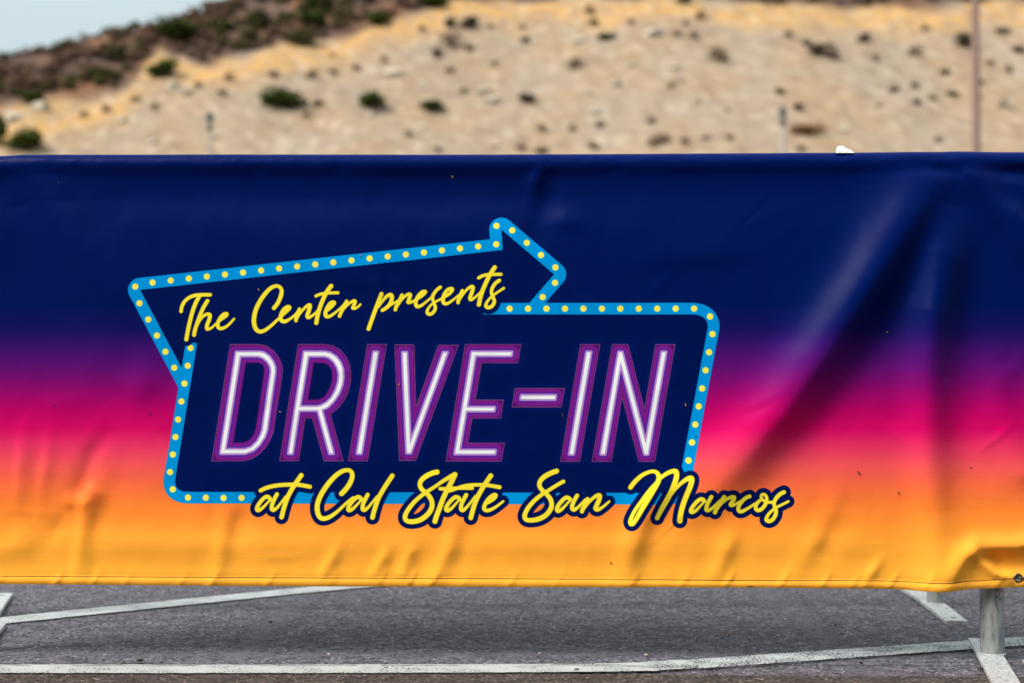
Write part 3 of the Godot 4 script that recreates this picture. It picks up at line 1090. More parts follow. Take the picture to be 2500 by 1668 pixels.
func build_banner() -> void:
	make_folds()
	TOP = flat_curve(TOP)
	BOTTOM = flat_curve(BOTTOM)
	STITCH = flat_curve(STITCH)
	var nrm := off_sheet
	var R := 0.0235
	var o := thing("banner", Vector3(0, 0, -3.14))
	tag(o, "navy to orange printed vinyl banner with a drive-in arrow sign, hung over a barrier", "banner")
	var step := 5.5
	var nx := int((BX1 - BX0) / step)
	var ny := 190
	var back_rows := 12
	var arc_rows := 14
	var rows := back_rows + arc_rows + ny + 1
	var v := PackedVector3Array()
	var uv := PackedVector2Array()
	for j in rows:
		for i in nx + 1:
			var px := lerpf(BX0, BX1, float(i) / nx)
			var yt := curve_y(px, TOP) + 27.0
			var yb := curve_y(px, BOTTOM)
			var py := yt
			var pos: Vector3
			if j < back_rows + arc_rows:
				# over the rail and down behind it
				var w0 := 0.35 * sheet_offset(px, yt) + 0.0012 * noise_c.get_noise_2d(px * 0.012, j * 0.12)
				var b := sheet_point(px, yt, w0)
				if j >= back_rows:
					var th := PI * (1.0 - float(j - back_rows) / arc_rows)
					pos = b - nrm * (R - R * cos(th)) + Vector3(0, R * sin(th), 0)
					py = yt - R * UNIT * th
				else:
					var down := 0.20 * (1.0 - float(j) / back_rows)
					pos = b - nrm * (2.0 * R + 0.02 * down) - Vector3(0, down, 0)
					py = yt - (R * PI + down) * UNIT
			else:
				var k := float(j - back_rows - arc_rows) / ny
				py = lerpf(yt, yb, k)
				var w := sheet_offset(px, py)
				w *= lerpf(0.35, 1.0, smoothstep(0.0, 40.0, py - yt))
				w -= 0.004 * smoothstep(0.0, 30.0, py - yt) * (1.0 - smoothstep(60.0, 260.0, py - yt))
				# the hem is doubled over and a little proud, with a rounded lower edge
				var hem := py - curve_y(px, STITCH)
				w += 0.0022 * smoothstep(0.0, 5.0, hem) - 0.0011 * (1.0 - smoothstep(0.0, 4.0, absf(hem)))
				w -= 0.0028 * smoothstep(-5.0, 0.0, py - yb)
				pos = sheet_point(px, py, w)
			v.append(pos - o.position)
			uv.append(Vector2((px - TX0) * TS / TW, (py - TY0) * TS / TH))
	var n := PackedVector3Array()
	n.resize(v.size())
	for j in rows:
		for i in nx + 1:
			var l := v[j * (nx + 1) + maxi(i - 1, 0)]
			var r := v[j * (nx + 1) + mini(i + 1, nx)]
			var u := v[maxi(j - 1, 0) * (nx + 1) + i]
			var d := v[mini(j + 1, rows - 1) * (nx + 1) + i]
			n[j * (nx + 1) + i] = (d - u).cross(r - l).normalized()
	var idx := PackedInt32Array()
	var hole_at := flat(2485, 1411.5)
	var eye_uv := Vector2((hole_at.x - TX0) * TS / TW, (hole_at.y - TY0) * TS / TH)
	for j in rows - 1:
		for i in nx:
			var a := j * (nx + 1) + i
			var b := a + 1
			var c := a + nx + 1
			var d := c + 1
			var q := (uv[a] + uv[d]) * 0.5 - eye_uv
			if Vector2(q.x * TW / TS, q.y * TH / TS).length() < 6.0 and j > rows - 20:
				continue   # the eyelet's hole
			idx.append_array([a, b, c, b, d, c])
	var arr := []
	arr.resize(Mesh.ARRAY_MAX)
	arr[Mesh.ARRAY_VERTEX] = v
	arr[Mesh.ARRAY_NORMAL] = n
	arr[Mesh.ARRAY_TEX_UV] = uv
	arr[Mesh.ARRAY_INDEX] = idx
	var mesh := ArrayMesh.new()
	mesh.add_surface_from_arrays(Mesh.PRIMITIVE_TRIANGLES, arr)
	var m := StandardMaterial3D.new()
	m.albedo_texture = ImageTexture.create_from_image(draw_print())
	m.texture_repeat = false
	m.roughness = 0.37
	m.metallic_specular = 0.145
	m.cull_mode = BaseMaterial3D.CULL_DISABLED
	put(mesh, "sheet", m, o)
	# stitching along the hem
	var st := start()
	var x := BX0 + 4.0
	while x < 2473.0:
		var y := curve_y(x, STITCH)
		var x2 := x + 5.2
		var y2 := curve_y(x2, STITCH)
		var a := sheet_point(x, y, sheet_offset(x, y) + 0.0006) - o.position
		var b := sheet_point(x2, y2, sheet_offset(x2, y2) + 0.0006) - o.position
		tube(st, [a, b], 0.0007, 4, false)
		x += 6.6
	put(commit(st), "stitching", M.thread, o)
	# eyelet and cable tie
	var ring := TorusMesh.new()
	ring.inner_radius = 0.0052
	ring.outer_radius = 0.0104
	ring.rings = 28
	ring.ring_segments = 12
	var e := put(ring, "eyelet", M.brass, o)
	var ep := sheet_point(hole_at.x, hole_at.y, sheet_offset(hole_at.x, hole_at.y) + 0.0026)
	e.position = ep - o.position
	e.rotation = Vector3(PI / 2, 0, 0)
	e.scale = Vector3(1, 0.7, 1)
	st = start()
	var c := ep - o.position
	tube(st, [c + Vector3(-0.028, 0.0, -0.030), c + Vector3(-0.006, 0.0, -0.018), c + Vector3(0.002, 0.0, 0.001), c + Vector3(0.010, 0.001, 0.005), c + Vector3(0.026, 0.0, 0.003), c + Vector3(0.039, 0.0, -0.008), c + Vector3(0.034, 0.0, -0.028), c + Vector3(0.0, 0.0, -0.042), c + Vector3(-0.028, 0.0, -0.038)], 0.0024, 8)
	put(commit(st), "cable_tie", M.black_plastic, o)


# -------------------------------------------------------------------- the print

var ink: PackedByteArray


func dab(i: int, r: float, g: float, b: float, a: float) -> void:
	var k := i * 3
	ink[k] = int(ink[k] + (r - ink[k]) * a + 0.5)
	ink[k + 1] = int(ink[k + 1] + (g - ink[k + 1]) * a + 0.5)
	ink[k + 2] = int(ink[k + 2] + (b - ink[k + 2]) * a + 0.5)


func box_of(pts: PackedVector2Array, margin: float) -> Array:
	var lo := Vector2(1e9, 1e9)
	var hi := Vector2(-1e9, -1e9)
	for p in pts:
		lo = lo.min(p)
		hi = hi.max(p)
	return [maxi(0, int((lo.x - margin - TX0) * TS)), maxi(0, int((lo.y - margin - TY0) * TS)), mini(TW - 1, int((hi.x + margin - TX0) * TS) + 1), mini(TH - 1, int((hi.y + margin - TY0) * TS) + 1)]


func signed_distance(p: Vector2, polys: Array) -> float:
	# to a shape given by closed outlines (even-odd); negative inside
	var d := 1e12
	var inside := false
	for poly: PackedVector2Array in polys:
		var n := poly.size()
		var b := poly[n - 1]
		for i in n:
			var a := poly[i]
			var e := b - a
			var w := p - a
			var k := clampf(w.dot(e) / e.length_squared(), 0.0, 1.0)
			d = minf(d, (w - e * k).length_squared())
			if (a.y > p.y) != (b.y > p.y) and p.x < (b.x - a.x) * (p.y - a.y) / (b.y - a.y) + a.x:
				inside = not inside
			b = a
	return -sqrt(d) if inside else sqrt(d)


func to_poly(list: Array, ox := 0.0, oy := 0.0, s := 1.0) -> PackedVector2Array:
	var o := PackedVector2Array()
	for i in range(0, list.size(), 2):
		o.append(flat(ox + list[i] / s, oy + list[i + 1] / s))
	return o


func cover(d: float) -> float:
	return clampf(0.5 - d * TS, 0.0, 1.0)


# ink colours (sRGB bytes)
const NAVY := [0, 18, 78]
const BLUE := [0, 141, 214]
const YELLOW := [243, 224, 56]


func draw_print() -> Image:
	var im := Image.create_empty(TW, TH, false, Image.FORMAT_RGB8)
	# background: the printed sunset
	var stops := [[366, 0, 20, 82], [740, 0, 20, 82], [800, 18, 18, 90], [850, 60, 16, 104], [900, 94, 14, 108], [950, 138, 8, 104], [1000, 180, 4, 98], [1045, 206, 10, 96], [1085, 222, 48, 98], [1130, 232, 80, 88], [1180, 240, 104, 66], [1230, 246, 128, 52], [1280, 250, 148, 52], [1330, 252, 166, 56], [1400, 252, 174, 58], [1470, 252, 176, 60]]
	for y in TH:
		var py := TY0 + y / TS
		var c := Color8(0, 20, 82)
		for i in stops.size() - 1:
			if py >= stops[i][0] and py <= stops[i + 1][0]:
				var k: float = (py - stops[i][0]) / (stops[i + 1][0] - stops[i][0])
				c = Color8(stops[i][1], stops[i][2], stops[i][3]).lerp(Color8(stops[i + 1][1], stops[i + 1][2], stops[i + 1][3]), k)
		im.fill_rect(Rect2i(0, y, TW, 1), c)
	ink = im.get_data()
	# the weave of the cloth shows faintly through the ink
	var r := RandomNumberGenerator.new()
	r.seed = 5
	for y in TH:
		var line := 1.0 + 0.006 * r.randfn()
		for x in TW:
			var i := (y * TW + x) * 3
			var k := line * (1.0 + 0.03 * (r.randf() - 0.5))
			ink[i] = clampi(int(ink[i] * k + 0.5), 0, 255)
			ink[i + 1] = clampi(int(ink[i + 1] * k + 0.5), 0, 255)
			ink[i + 2] = clampi(int(ink[i + 2] * k + 0.5), 0, 255)
	draw_sign()
	draw_bulbs()
	draw_letters()
	draw_script()
	return Image.create_from_data(TW, TH, false, Image.FORMAT_RGB8, ink)


func draw_sign() -> void:
	var arrow := to_poly([468, 946, 342.6, 708, 1227.5, 610.5, 1224, 560.5, 1352.5, 670, 1286, 747, 1286, 800])
	var path := arrow.slice(0, 6)
	var b := box_of(path, 33)
	for y in range(b[1], b[3] + 1):
		for x in range(b[0], b[2] + 1):
			var p := Vector2(TX0 + (x + 0.5) / TS, TY0 + (y + 0.5) / TS)
			if p.y > 800.0 and p.x > 520.0:
				continue
			var d := signed_distance(p, [arrow])
			if d > 0.0:
				var e := 1e12
				for i in 5:
					var a := path[i]
					var ab := path[i + 1] - a
					var k := clampf((p - a).dot(ab) / ab.length_squared(), 0.0, 1.0)
					e = minf(e, (p - a - ab * k).length_squared())
				dab(y * TW + x, BLUE[0], BLUE[1], BLUE[2], cover(sqrt(e) - 30.0))
			else:
				dab(y * TW + x, NAVY[0], NAVY[1], NAVY[2], cover(d))
	# the box with rounded corners
	var bx := PackedVector2Array()
	bx.append(Vector2(492, 768))
	for k in 9:
		var t := k / 8.0
		bx.append(Vector2(1690, 768).bezier_interpolate(Vector2(1714, 768), Vector2(1731, 780), Vector2(1727.3, 803), t))
	for k in 9:
		bx.append(Vector2(1657, 1178).bezier_interpolate(Vector2(1654, 1195), Vector2(1645, 1203.5), Vector2(1628, 1203.5), k / 8.0))
	for k in 9:
		bx.append(Vector2(456, 1201).bezier_interpolate(Vector2(436, 1200), Vector2(424, 1190), Vector2(427.5, 1170), k / 8.0))
	for k in bx.size():
		bx[k] = flat(bx[k].x, bx[k].y)
	b = box_of(bx, 31)
	for y in range(b[1], b[3] + 1):
		for x in range(b[0], b[2] + 1):
			var p := Vector2(TX0 + (x + 0.5) / TS, TY0 + (y + 0.5) / TS)
			var d := signed_distance(p, [bx]) if p.x < 540.0 or p.x > 1620.0 or p.y < 775.0 or p.y > 1195.0 else -20.0
			var i := y * TW + x
			if p.x < 1180.0 and p.y < 836.0:
				if d < 0.0:
					dab(i, NAVY[0], NAVY[1], NAVY[2], cover(d))
				continue
			dab(i, BLUE[0], BLUE[1], BLUE[2], cover(d - 28.5))
			dab(i, NAVY[0], NAVY[1], NAVY[2], cover(d))


func draw_bulbs() -> void:
	var dots := [[330.7, 700], [1211.4, 596.6], [1212, 551.3], [1250.5, 562.5], [1285.9, 592.7], [1320.7, 622.9], [1355.9, 653], [1355, 690.7], [1324.8, 725.5], [1733.5, 773], [1739.4, 816], [1731, 860.3], [1722.5, 904.3], [1714.1, 948.7], [1705.7, 992.4], [1697.3, 1036.8], [1689.2, 1080.3], [1680.5, 1124.3],
		[341, 740.7], [362.2, 780.3], [383.3, 819.5], [404, 859], [425, 898], [464.7, 849.8], [457.6, 893.1], [449.9, 936.8], [442.5, 980.4], [434.3, 1024.5], [427.7, 1067.4], [421.4, 1110], [414.7, 1152.9], [421.4, 1195], [458.7, 1215], [502.4, 1215.4], [545.7, 1216], [589.7, 1215.8]]
	for i in 19:
		dots.append([372.5 + 44.144 * i, 690.0 - 4.9 * i])
	for i in 11:
		dots.append([1244.1 + 45.05 * i, 753.8])
	for q in dots:
		var c := flat(q[0], q[1])
		var b := box_of([c], 11)
		for y in range(b[1], b[3] + 1):
			for x in range(b[0], b[2] + 1):
				var p := Vector2(TX0 + (x + 0.5) / TS, TY0 + (y + 0.5) / TS)
				dab(y * TW + x, 245, 228, 84, cover(p.distance_to(c) - 7.8))


func draw_letters() -> void:
	# each letter: [outer outline], [holes], [white tube outlines]; traced, 4.9 units to a photo pixel
	var L := []
	L.append([[500, 820], [300, 100, 650, 100, 740, 120, 830, 185, 890, 265, 925, 350, 932, 420, 925, 490, 820, 1150, 790, 1230, 735, 1330, 650, 1420, 560, 1475, 470, 1500, 78, 1502],
		[497, 330, 640, 330, 688, 348, 703, 400, 695, 470, 600, 1100, 575, 1180, 530, 1240, 470, 1268, 350, 1272],
		[[375, 195, 650, 195, 705, 204, 768, 250, 815, 315, 838, 380, 838, 440, 738, 1130, 710, 1210, 650, 1305, 580, 1368, 480, 1406, 188, 1408], [418, 240, 640, 240, 700, 262, 750, 305, 785, 365, 795, 430, 690, 1130, 670, 1190, 630, 1265, 560, 1335, 480, 1362, 240, 1362]]])
	L.append([[500, 820], [1115, 100, 1440, 100, 1530, 115, 1620, 165, 1690, 245, 1735, 340, 1750, 450, 1745, 560, 1715, 680, 1660, 790, 1590, 875, 1505, 938, 1660, 1500, 1425, 1500, 1283, 988, 1203, 988, 1122, 1500, 890, 1500],
		[1310, 330, 1420, 335, 1480, 360, 1512, 410, 1520, 480, 1505, 570, 1470, 660, 1420, 730, 1360, 755, 1243, 758],
		[[1190, 195, 1440, 195, 1500, 208, 1570, 255, 1620, 320, 1650, 400, 1655, 490, 1640, 590, 1600, 690, 1540, 780, 1470, 850, 1395, 885, 1537, 1408, 1492, 1408, 1352, 892, 1125, 892, 1045, 1408, 1000, 1408], [1233, 240, 1430, 240, 1490, 258, 1550, 310, 1590, 380, 1607, 460, 1600, 550, 1570, 650, 1520, 740, 1460, 800, 1390, 840, 1330, 850, 1135, 850]]])
	L.append([[840, 820], [277, 100, 512, 100, 283, 1500, 48, 1500], [], [[355, 195, 403, 195, 205, 1408, 157, 1408]]])
	L.append([[840, 820], [603, 105, 838, 105, 862, 838, 1125, 108, 1373, 108, 857, 1495, 660, 1495], [], [[700, 200, 748, 200, 790, 1290, 1187, 200, 1235, 200, 795, 1402, 750, 1402]]])
	L.append([[1080, 820], [272, 100, 942, 100, 905, 328, 470, 328, 397, 765, 735, 765, 697, 990, 358, 990, 308, 1280, 747, 1280, 709, 1505, 41, 1503], [], [[353, 195, 830, 195, 823, 236, 393, 236, 290, 857, 625, 857, 617, 898, 283, 898, 203, 1370, 635, 1370, 628, 1412, 150, 1412]]])
	L.append([[1080, 820], [868, 625, 1467, 625, 1427, 855, 830, 855], [], [[945, 715, 1355, 715, 1348, 760, 938, 760]]])
	L.append([[1080, 820], [1650, 100, 1888, 100, 1645, 1507, 1410, 1507], [], [[1728, 195, 1777, 195, 1568, 1416, 1520, 1416]]])
	L.append([[1340, 820], [757, 100, 948, 100, 1143, 868, 1275, 100, 1513, 100, 1268, 1508, 1075, 1508, 876, 745, 750, 1508, 513, 1508], [], [[837, 195, 875, 195, 1160, 1290, 1352, 195, 1400, 195, 1185, 1417, 1145, 1417, 860, 315, 670, 1417, 622, 1417]]])
	# printed blue glow of the neon first, then the letters
	for pass_ in 2:
		for q in L:
			var ox: float = q[0][0]
			var oy: float = q[0][1]
			var outer := [to_poly(q[1], ox, oy, 4.9)]
			var hole := []
			if q[2].size():
				hole.append(to_poly(q[2], ox, oy, 4.9))
			var white := []
			for w in q[3]:
				white.append(to_poly(w, ox, oy, 4.9))
			var b := box_of(outer[0], 24.0 if pass_ == 0 else 3.0)
			for y in range(b[1], b[3] + 1):
				for x in range(b[0], b[2] + 1):
					var p := Vector2(TX0 + (x + 0.5) / TS, TY0 + (y + 0.5) / TS)
					var i := y * TW + x
					var d := signed_distance(p, outer)
					if pass_ == 0:
						if d > 0.0 and d < 24.0:
							var k := 1.0 - d / 24.0
							dab(i, 2, 22, 112, 0.32 * k * k)
						continue
					if d > 2.0:
						continue
					var dh := signed_distance(p, hole) if hole else 99.0
					var dw := signed_distance(p, white)
					var a := cover(d) * (1.0 - clampf(0.5 - (dh - 1.0) * 0.35, 0.0, 1.0) if dh < 3.0 else 1.0)
					# violet next to the tube, magenta further out, dim purple at the rim
					var col := Color8(68, 36, 148)
					if dw > 5.0:
						col = col.lerp(Color8(122, 26, 134), smoothstep(5.0, 11.0, dw))
					if dw > 12.0:
						col = col.lerp(Color8(76, 18, 104), smoothstep(12.0, 20.0, dw))
					dab(i, col.r8, col.g8, col.b8, a)
					if dh > 0.0:
						dab(i, 190, 122, 116, 0.85 * clampf(0.75 - absf(d + 0.6) * TS * 0.9, 0.0, 1.0))
					dab(i, 182, 130, 206, cover(dw - 4.2))
					dab(i, 150, 128, 168, 0.8 * clampf(0.7 - absf(dw - 0.4) * TS, 0.0, 1.0))
					dab(i, 228, 238, 236, cover(dw + 0.3))


var field: PackedFloat32Array
var origin := [0.0, 0.0, 1.0]


func stroke(ox: float, oy: float, s: float, r: float, pts: Array) -> void:
	# a brush stroke through pts (a smooth curve), r its half width; pts are x, y pairs or x, y, share of r
	var P := []
	for p in pts:
		P.append([flat(ox + p[0] / s, oy + p[1] / s), (r * (p[2] if p.size() > 2 else 1.0)) / s])
	for i in P.size() - 1:
		var p0: Vector2 = P[maxi(i - 1, 0)][0]
		var p1: Vector2 = P[i][0]
		var p2: Vector2 = P[i + 1][0]
		var p3: Vector2 = P[mini(i + 2, P.size() - 1)][0]
		var steps := 5
		var last := p1
		var lr: float = P[i][1]
		for k in range(1, steps + 1):
			var t := float(k) / steps
			var q := p1.cubic_interpolate(p2, p0, p3, t)
			var qr: float = lerpf(P[i][1], P[i + 1][1], t)
			ink_segment(last, q, lr, qr)
			last = q
			lr = qr


func brush(r: float, pts: Array) -> void:
	stroke(origin[0], origin[1], origin[2], r, pts)


func ink_segment(a: Vector2, b: Vector2, ra: float, rb: float) -> void:
	var bb := box_of(PackedVector2Array([a, b]), maxf(ra, rb) + 15.0)
	var e := b - a
	var l2 := maxf(e.length_squared(), 1e-6)
	for y in range(bb[1], bb[3] + 1):
		for x in range(bb[0], bb[2] + 1):
			var p := Vector2(TX0 + (x + 0.5) / TS, TY0 + (y + 0.5) / TS)
			var k := clampf((p - a).dot(e) / l2, 0.0, 1.0)
			var d := (p - a - e * k).length() - lerpf(ra, rb, k)
			var i := y * TW + x
			if d < field[i]:
				field[i] = d


func draw_script() -> void:
	field.resize(TW * TH)
	field.fill(99.0)
	script_first()
	script_second()
	for i in TW * TH:
		var d := field[i]
		if d > 13.0:
			continue
		dab(i, 0, 18, 80, cover(d - 11.3))
		if d < 3.0:
			dab(i, 14, 14, 22, 0.85 * cover(d - 1.1))
			dab(i, YELLOW[0], YELLOW[1], YELLOW[2], cover(d))


func script_first() -> void:
	origin = [400.0, 620.0, 4.7]
	# The
	brush(22, [[198, 660], [207, 605], [240, 545], [295, 500], [365, 476], [440, 470], [532, 470]])
	brush(25, [[412, 485, 0.9], [368, 560], [330, 660], [300, 770], [275, 880], [256, 982]])
	brush(24, [[500, 540], [455, 615], [415, 705], [380, 800], [357, 870], [345, 930]])
	brush(19, [[352, 905, 0.6], [395, 800, 0.7], [440, 728, 0.9], [490, 694, 1.1], [528, 702, 1.25], [520, 755, 1.25], [496, 815, 1.25], [495, 862, 1.15], [545, 850, 0.8], [605, 796, 0.7], [665, 752, 0.8], [714, 712, 1.1], [722, 690, 1.2], [690, 694, 1.2], [648, 735, 1.2], [620, 795, 1.2], [626, 845, 1.2], [668, 856, 1.1], [735, 820, 0.9], [806, 746, 0.75]])
	# Center
	brush(25, [[1262, 622], [1308, 562, 1.0], [1343, 480, 1.05], [1350, 415, 0.95], [1322, 376, 0.85], [1270, 372, 0.9], [1200, 415, 1.0], [1120, 515, 1.05], [1062, 625, 1.1], [1036, 725, 1.1], [1036, 805, 1.1], [1058, 865, 1.05], [1100, 892, 1.0], [1155, 878, 0.9], [1225, 828, 0.8], [1300, 758, 0.7], [1380, 690, 0.65], [1425, 645, 0.8], [1442, 615, 0.95], [1415, 610, 0.95], [1372, 645, 1.0], [1342, 705, 1.0], [1344, 758, 1.0], [1385, 776, 0.95], [1440, 750, 0.7], [1500, 705, 0.6], [1540, 660, 0.7]])
	brush(22, [[1556, 635], [1535, 685], [1517, 740], [1516, 765]])
	brush(20, [[1522, 755, 0.7], [1560, 690, 0.7], [1615, 622, 0.9], [1662, 588, 1.1], [1678, 600, 1.2], [1662, 660, 1.25], [1645, 710, 1.2], [1662, 730, 1.1], [1710, 705, 0.8], [1780, 640, 0.7]])
	brush(26, [[1920, 370, 1.05], [1868, 440], [1820, 540], [1783, 640], [1760, 730], [1750, 792]])
	brush(19, [[1745, 484], [1800, 462], [1880, 450], [1998, 447]])
	brush(20, [[1850, 668, 0.7], [1905, 630, 0.8], [1948, 582, 1.0], [1955, 560, 1.15], [1920, 562, 1.2], [1880, 610, 1.2], [1855, 672, 1.2], [1862, 715, 1.2], [1905, 716, 1.0], [1970, 672, 0.8], [2040, 610, 0.7], [2085, 560, 0.8]])
	brush(22, [[2098, 545], [2062, 612], [2030, 680], [2016, 714]])
	brush(18, [[2024, 700, 0.7], [2070, 630, 0.7], [2120, 575, 0.9], [2175, 540, 1.1], [2195, 548, 1.2], [2180, 592, 1.2], [2166, 620, 1.1], [2190, 628, 0.9], [2225, 610, 0.8], [2256, 580, 0.75]])
	# presents
	origin = [860.0, 620.0, 4.7]
	brush(25, [[336, 460], [302, 545], [268, 635], [232, 735], [206, 808], [188, 860]])
	brush(21, [[300, 610, 0.7], [345, 545, 0.8], [395, 488, 1.0], [438, 470, 1.15], [456, 495, 1.2], [440, 560, 1.15], [400, 612, 1.1], [345, 648, 1.0]])
	brush(15, [[395, 618], [450, 582], [520, 540]])
	brush(22, [[570, 474], [538, 540], [506, 600], [494, 640]])
	brush(19, [[502, 628, 0.7], [545, 560, 0.7], [595, 495, 0.9], [645, 463, 1.1], [665, 475, 1.2], [650, 525, 1.2], [638, 556, 1.1], [668, 558, 0.9], [720, 530, 0.8], [785, 495, 0.9], [828, 452, 1.1], [836, 434, 1.2], [800, 440, 1.2], [752, 490, 1.2], [727, 555, 1.25], [740, 602, 1.2], [785, 596, 1.0], [845, 552, 0.8], [905, 500, 0.75], [922, 470, 0.9]])
	brush(21, [[1010, 382], [968, 415], [932, 465], [922, 520, 0.9], [940, 570, 0.9], [952, 625], [925, 675], [882, 693], [858, 670], [872, 625, 0.8], [915, 575, 0.7], [975, 538, 0.7], [1050, 500, 0.75], [1112, 460, 0.9], [1148, 415], [1140, 398], [1100, 408], [1060, 455, 1.1], [1040, 520, 1.15], [1052, 565, 1.1], [1095, 568, 0.9], [1160, 525, 0.7], [1225, 470, 0.65]])
	brush(22, [[1263, 424], [1240, 475], [1217, 530], [1214, 558]])
	brush(19, [[1222, 545, 0.7], [1262, 480, 0.7], [1315, 410, 0.9], [1365, 376, 1.1], [1386, 388, 1.2], [1370, 450, 1.25], [1350, 505, 1.2], [1362, 525, 1.1], [1410, 498, 0.8], [1475, 435, 0.7]])
	brush(26, [[1635, 155], [1582, 235], [1532, 335], [1492, 430], [1466, 515], [1453, 582]])
	brush(20, [[1451, 275], [1510, 247], [1590, 237], [1706, 235]])
	brush(22, [[1688, 305], [1642, 338], [1606, 395], [1598, 450, 0.9], [1618, 500, 0.9], [1630, 548], [1605, 598], [1560, 617], [1533, 597], [1548, 550, 0.8], [1595, 495, 0.7], [1660, 445, 0.7], [1738, 394, 0.75]])


func script_second() -> void:
	origin = [600.0, 1120.0, 5.875]
	# at
	brush(31, [[352, 590, 0.8], [330, 556], [290, 548], [235, 590], [178, 665], [158, 722], [180, 742], [230, 715, 0.8], [300, 645, 0.6], [360, 575, 0.6]])
	brush(31, [[445, 512], [412, 575], [380, 650], [370, 712], [392, 738], [440, 712, 0.8], [500, 640, 0.65], [570, 545, 0.6]])
	brush(35, [[795, 240], [732, 330], [668, 425], [605, 540], [562, 655], [532, 760], [512, 840]])
	brush(31, [[212, 458], [300, 418], [430, 388], [600, 374], [760, 376], [920, 404]])
	# Cal
	brush(38, [[1374, 502], [1440, 432], [1500, 340], [1528, 250, 0.9], [1512, 188, 0.85], [1458, 164, 0.8], [1370, 188, 0.9], [1268, 265, 0.95], [1160, 390], [1072, 530], [1026, 660], [1030, 770], [1068, 845, 0.95], [1132, 860, 0.9], [1222, 826, 0.8], [1330, 745, 0.65], [1440, 640, 0.6], [1540, 562, 0.65]])
	brush(31, [[1662, 590, 0.8], [1640, 560], [1600, 552], [1545, 595], [1488, 665], [1467, 722], [1488, 742], [1540, 715, 0.8], [1610, 645, 0.6], [1668, 575, 0.6]])
	brush(31, [[1748, 518], [1712, 585], [1682, 655], [1674, 714], [1696, 738], [1742, 712, 0.8], [1805, 640, 0.65], [1885, 540, 0.6]])
	brush(35, [[2102, 245], [2030, 352], [1962, 460], [1902, 570], [1862, 680], [1832, 780], [1817, 845]])
	# State
	origin = [960.0, 1120.0, 5.875]
	brush(38, [[628, 192], [560, 208], [470, 252], [402, 312, 0.95], [382, 380, 0.9], [412, 442, 0.9], [474, 492, 0.9], [530, 560, 0.95], [558, 640, 0.95], [542, 730], [478, 815], [380, 882], [265, 905, 0.95], [185, 885, 0.9], [170, 825, 0.95], [205, 745, 0.9], [285, 640, 0.85], [380, 550, 0.8], [480, 478, 0.75], [600, 400, 0.7], [720, 318, 0.75], [830, 255, 0.9], [885, 228]])
	brush(38, [[885, 232], [832, 340], [772, 452], [712, 580], [662, 715], [622, 820], [598, 900]])
	brush(27, [[674, 432], [800, 430], [960, 422], [1132, 424]])
	brush(28, [[812, 468, 0.8], [920, 424], [1050, 388], [1200, 376], [1350, 382], [1525, 410, 1.1]])
	brush(31, [[955, 590, 0.8], [935, 560], [890, 553], [835, 595], [778, 665], [757, 722], [780, 744], [832, 716, 0.8], [900, 645, 0.6], [958, 575, 0.6]])
	brush(31, [[1046, 522], [1008, 590], [978, 660], [970, 716], [994, 742], [1040, 712, 0.8], [1105, 635, 0.65], [1180, 535, 0.6]])
	brush(36, [[1400, 245], [1332, 342], [1265, 450], [1205, 560], [1158, 680], [1130, 780], [1112, 850]])
	brush(27, [[1335, 645, 0.8], [1400, 612, 0.8], [1455, 565], [1472, 525, 1.05], [1440, 520, 1.05], [1378, 565, 1.1], [1325, 640, 1.15], [1302, 705, 1.15], [1325, 742, 1.1], [1390, 736], [1475, 690, 0.8], [1578, 612, 0.65]])
	# San
	origin = [1240.0, 1120.0, 5.875]
	brush(37, [[698, 178], [622, 205], [530, 254], [466, 318, 0.95], [452, 385, 0.9], [486, 445, 0.9], [556, 510, 0.9], [612, 585, 0.95], [628, 668, 0.95], [600, 745], [530, 820], [430, 868], [325, 884, 0.95], [255, 868, 0.9], [242, 805, 0.95], [290, 705, 0.9], [380, 600, 0.85], [480, 518, 0.8], [560, 468, 0.75], [650, 412, 0.75], [740, 358, 0.75], [795, 328, 0.8]])
	brush(31, [[895, 590, 0.8], [875, 566], [835, 558], [780, 600], [722, 672], [702, 728], [722, 750], [775, 722, 0.8], [845, 650, 0.6], [905, 580, 0.6]])
	brush(31, [[992, 530], [955, 595], [925, 665], [922, 715], [950, 732], [1000, 702, 0.75], [1060, 640, 0.65], [1110, 590, 0.7]])
	brush(31, [[1142, 580], [1112, 645], [1078, 710], [1062, 758]])
	brush(29, [[1072, 745, 0.7], [1130, 665, 0.7], [1200, 585, 0.85], [1275, 530, 1.0], [1318, 530, 1.1], [1308, 590, 1.2], [1272, 670, 1.2], [1256, 715, 1.15], [1290, 732, 1.0], [1365, 690, 0.75], [1455, 614, 0.6]])
	# M
	brush(34, [[1758, 412], [1822, 330], [1915, 245, 0.9], [2010, 196, 0.8], [2085, 182, 0.8], [2140, 205, 0.95], [2165, 262, 1.1], [2150, 330, 1.1], [2095, 430, 1.1], [2010, 570, 1.15], [1920, 720, 1.1], [1840, 860], [1785, 930], [1755, 925, 0.9], [1758, 870, 0.85], [1815, 750, 0.8], [1910, 610, 0.75], [2020, 460, 0.75], [2120, 350, 0.75], [2195, 270, 0.8], [2290, 205, 0.9], [2370, 178], [2412, 190, 1.1], [2415, 260, 1.15], [2385, 360, 1.15], [2335, 480, 1.15], [2265, 610, 1.15], [2200, 725, 1.1], [2150, 825], [2140, 850]])
	origin = [1600.0, 1120.0, 5.875]
	brush(36, [[205, 530, 0.7], [290, 425, 0.7], [375, 342, 0.8], [455, 288, 0.95], [510, 276, 1.05], [516, 320, 1.1], [490, 410, 1.1], [440, 530, 1.08], [395, 655, 1.08], [362, 780, 1.08], [348, 890, 1.1]])
	# arcos
	brush(30, [[700, 610, 0.8], [682, 584], [640, 578], [582, 622], [525, 695], [503, 748], [528, 764], [582, 736, 0.8], [650, 662, 0.6], [705, 595, 0.6]])
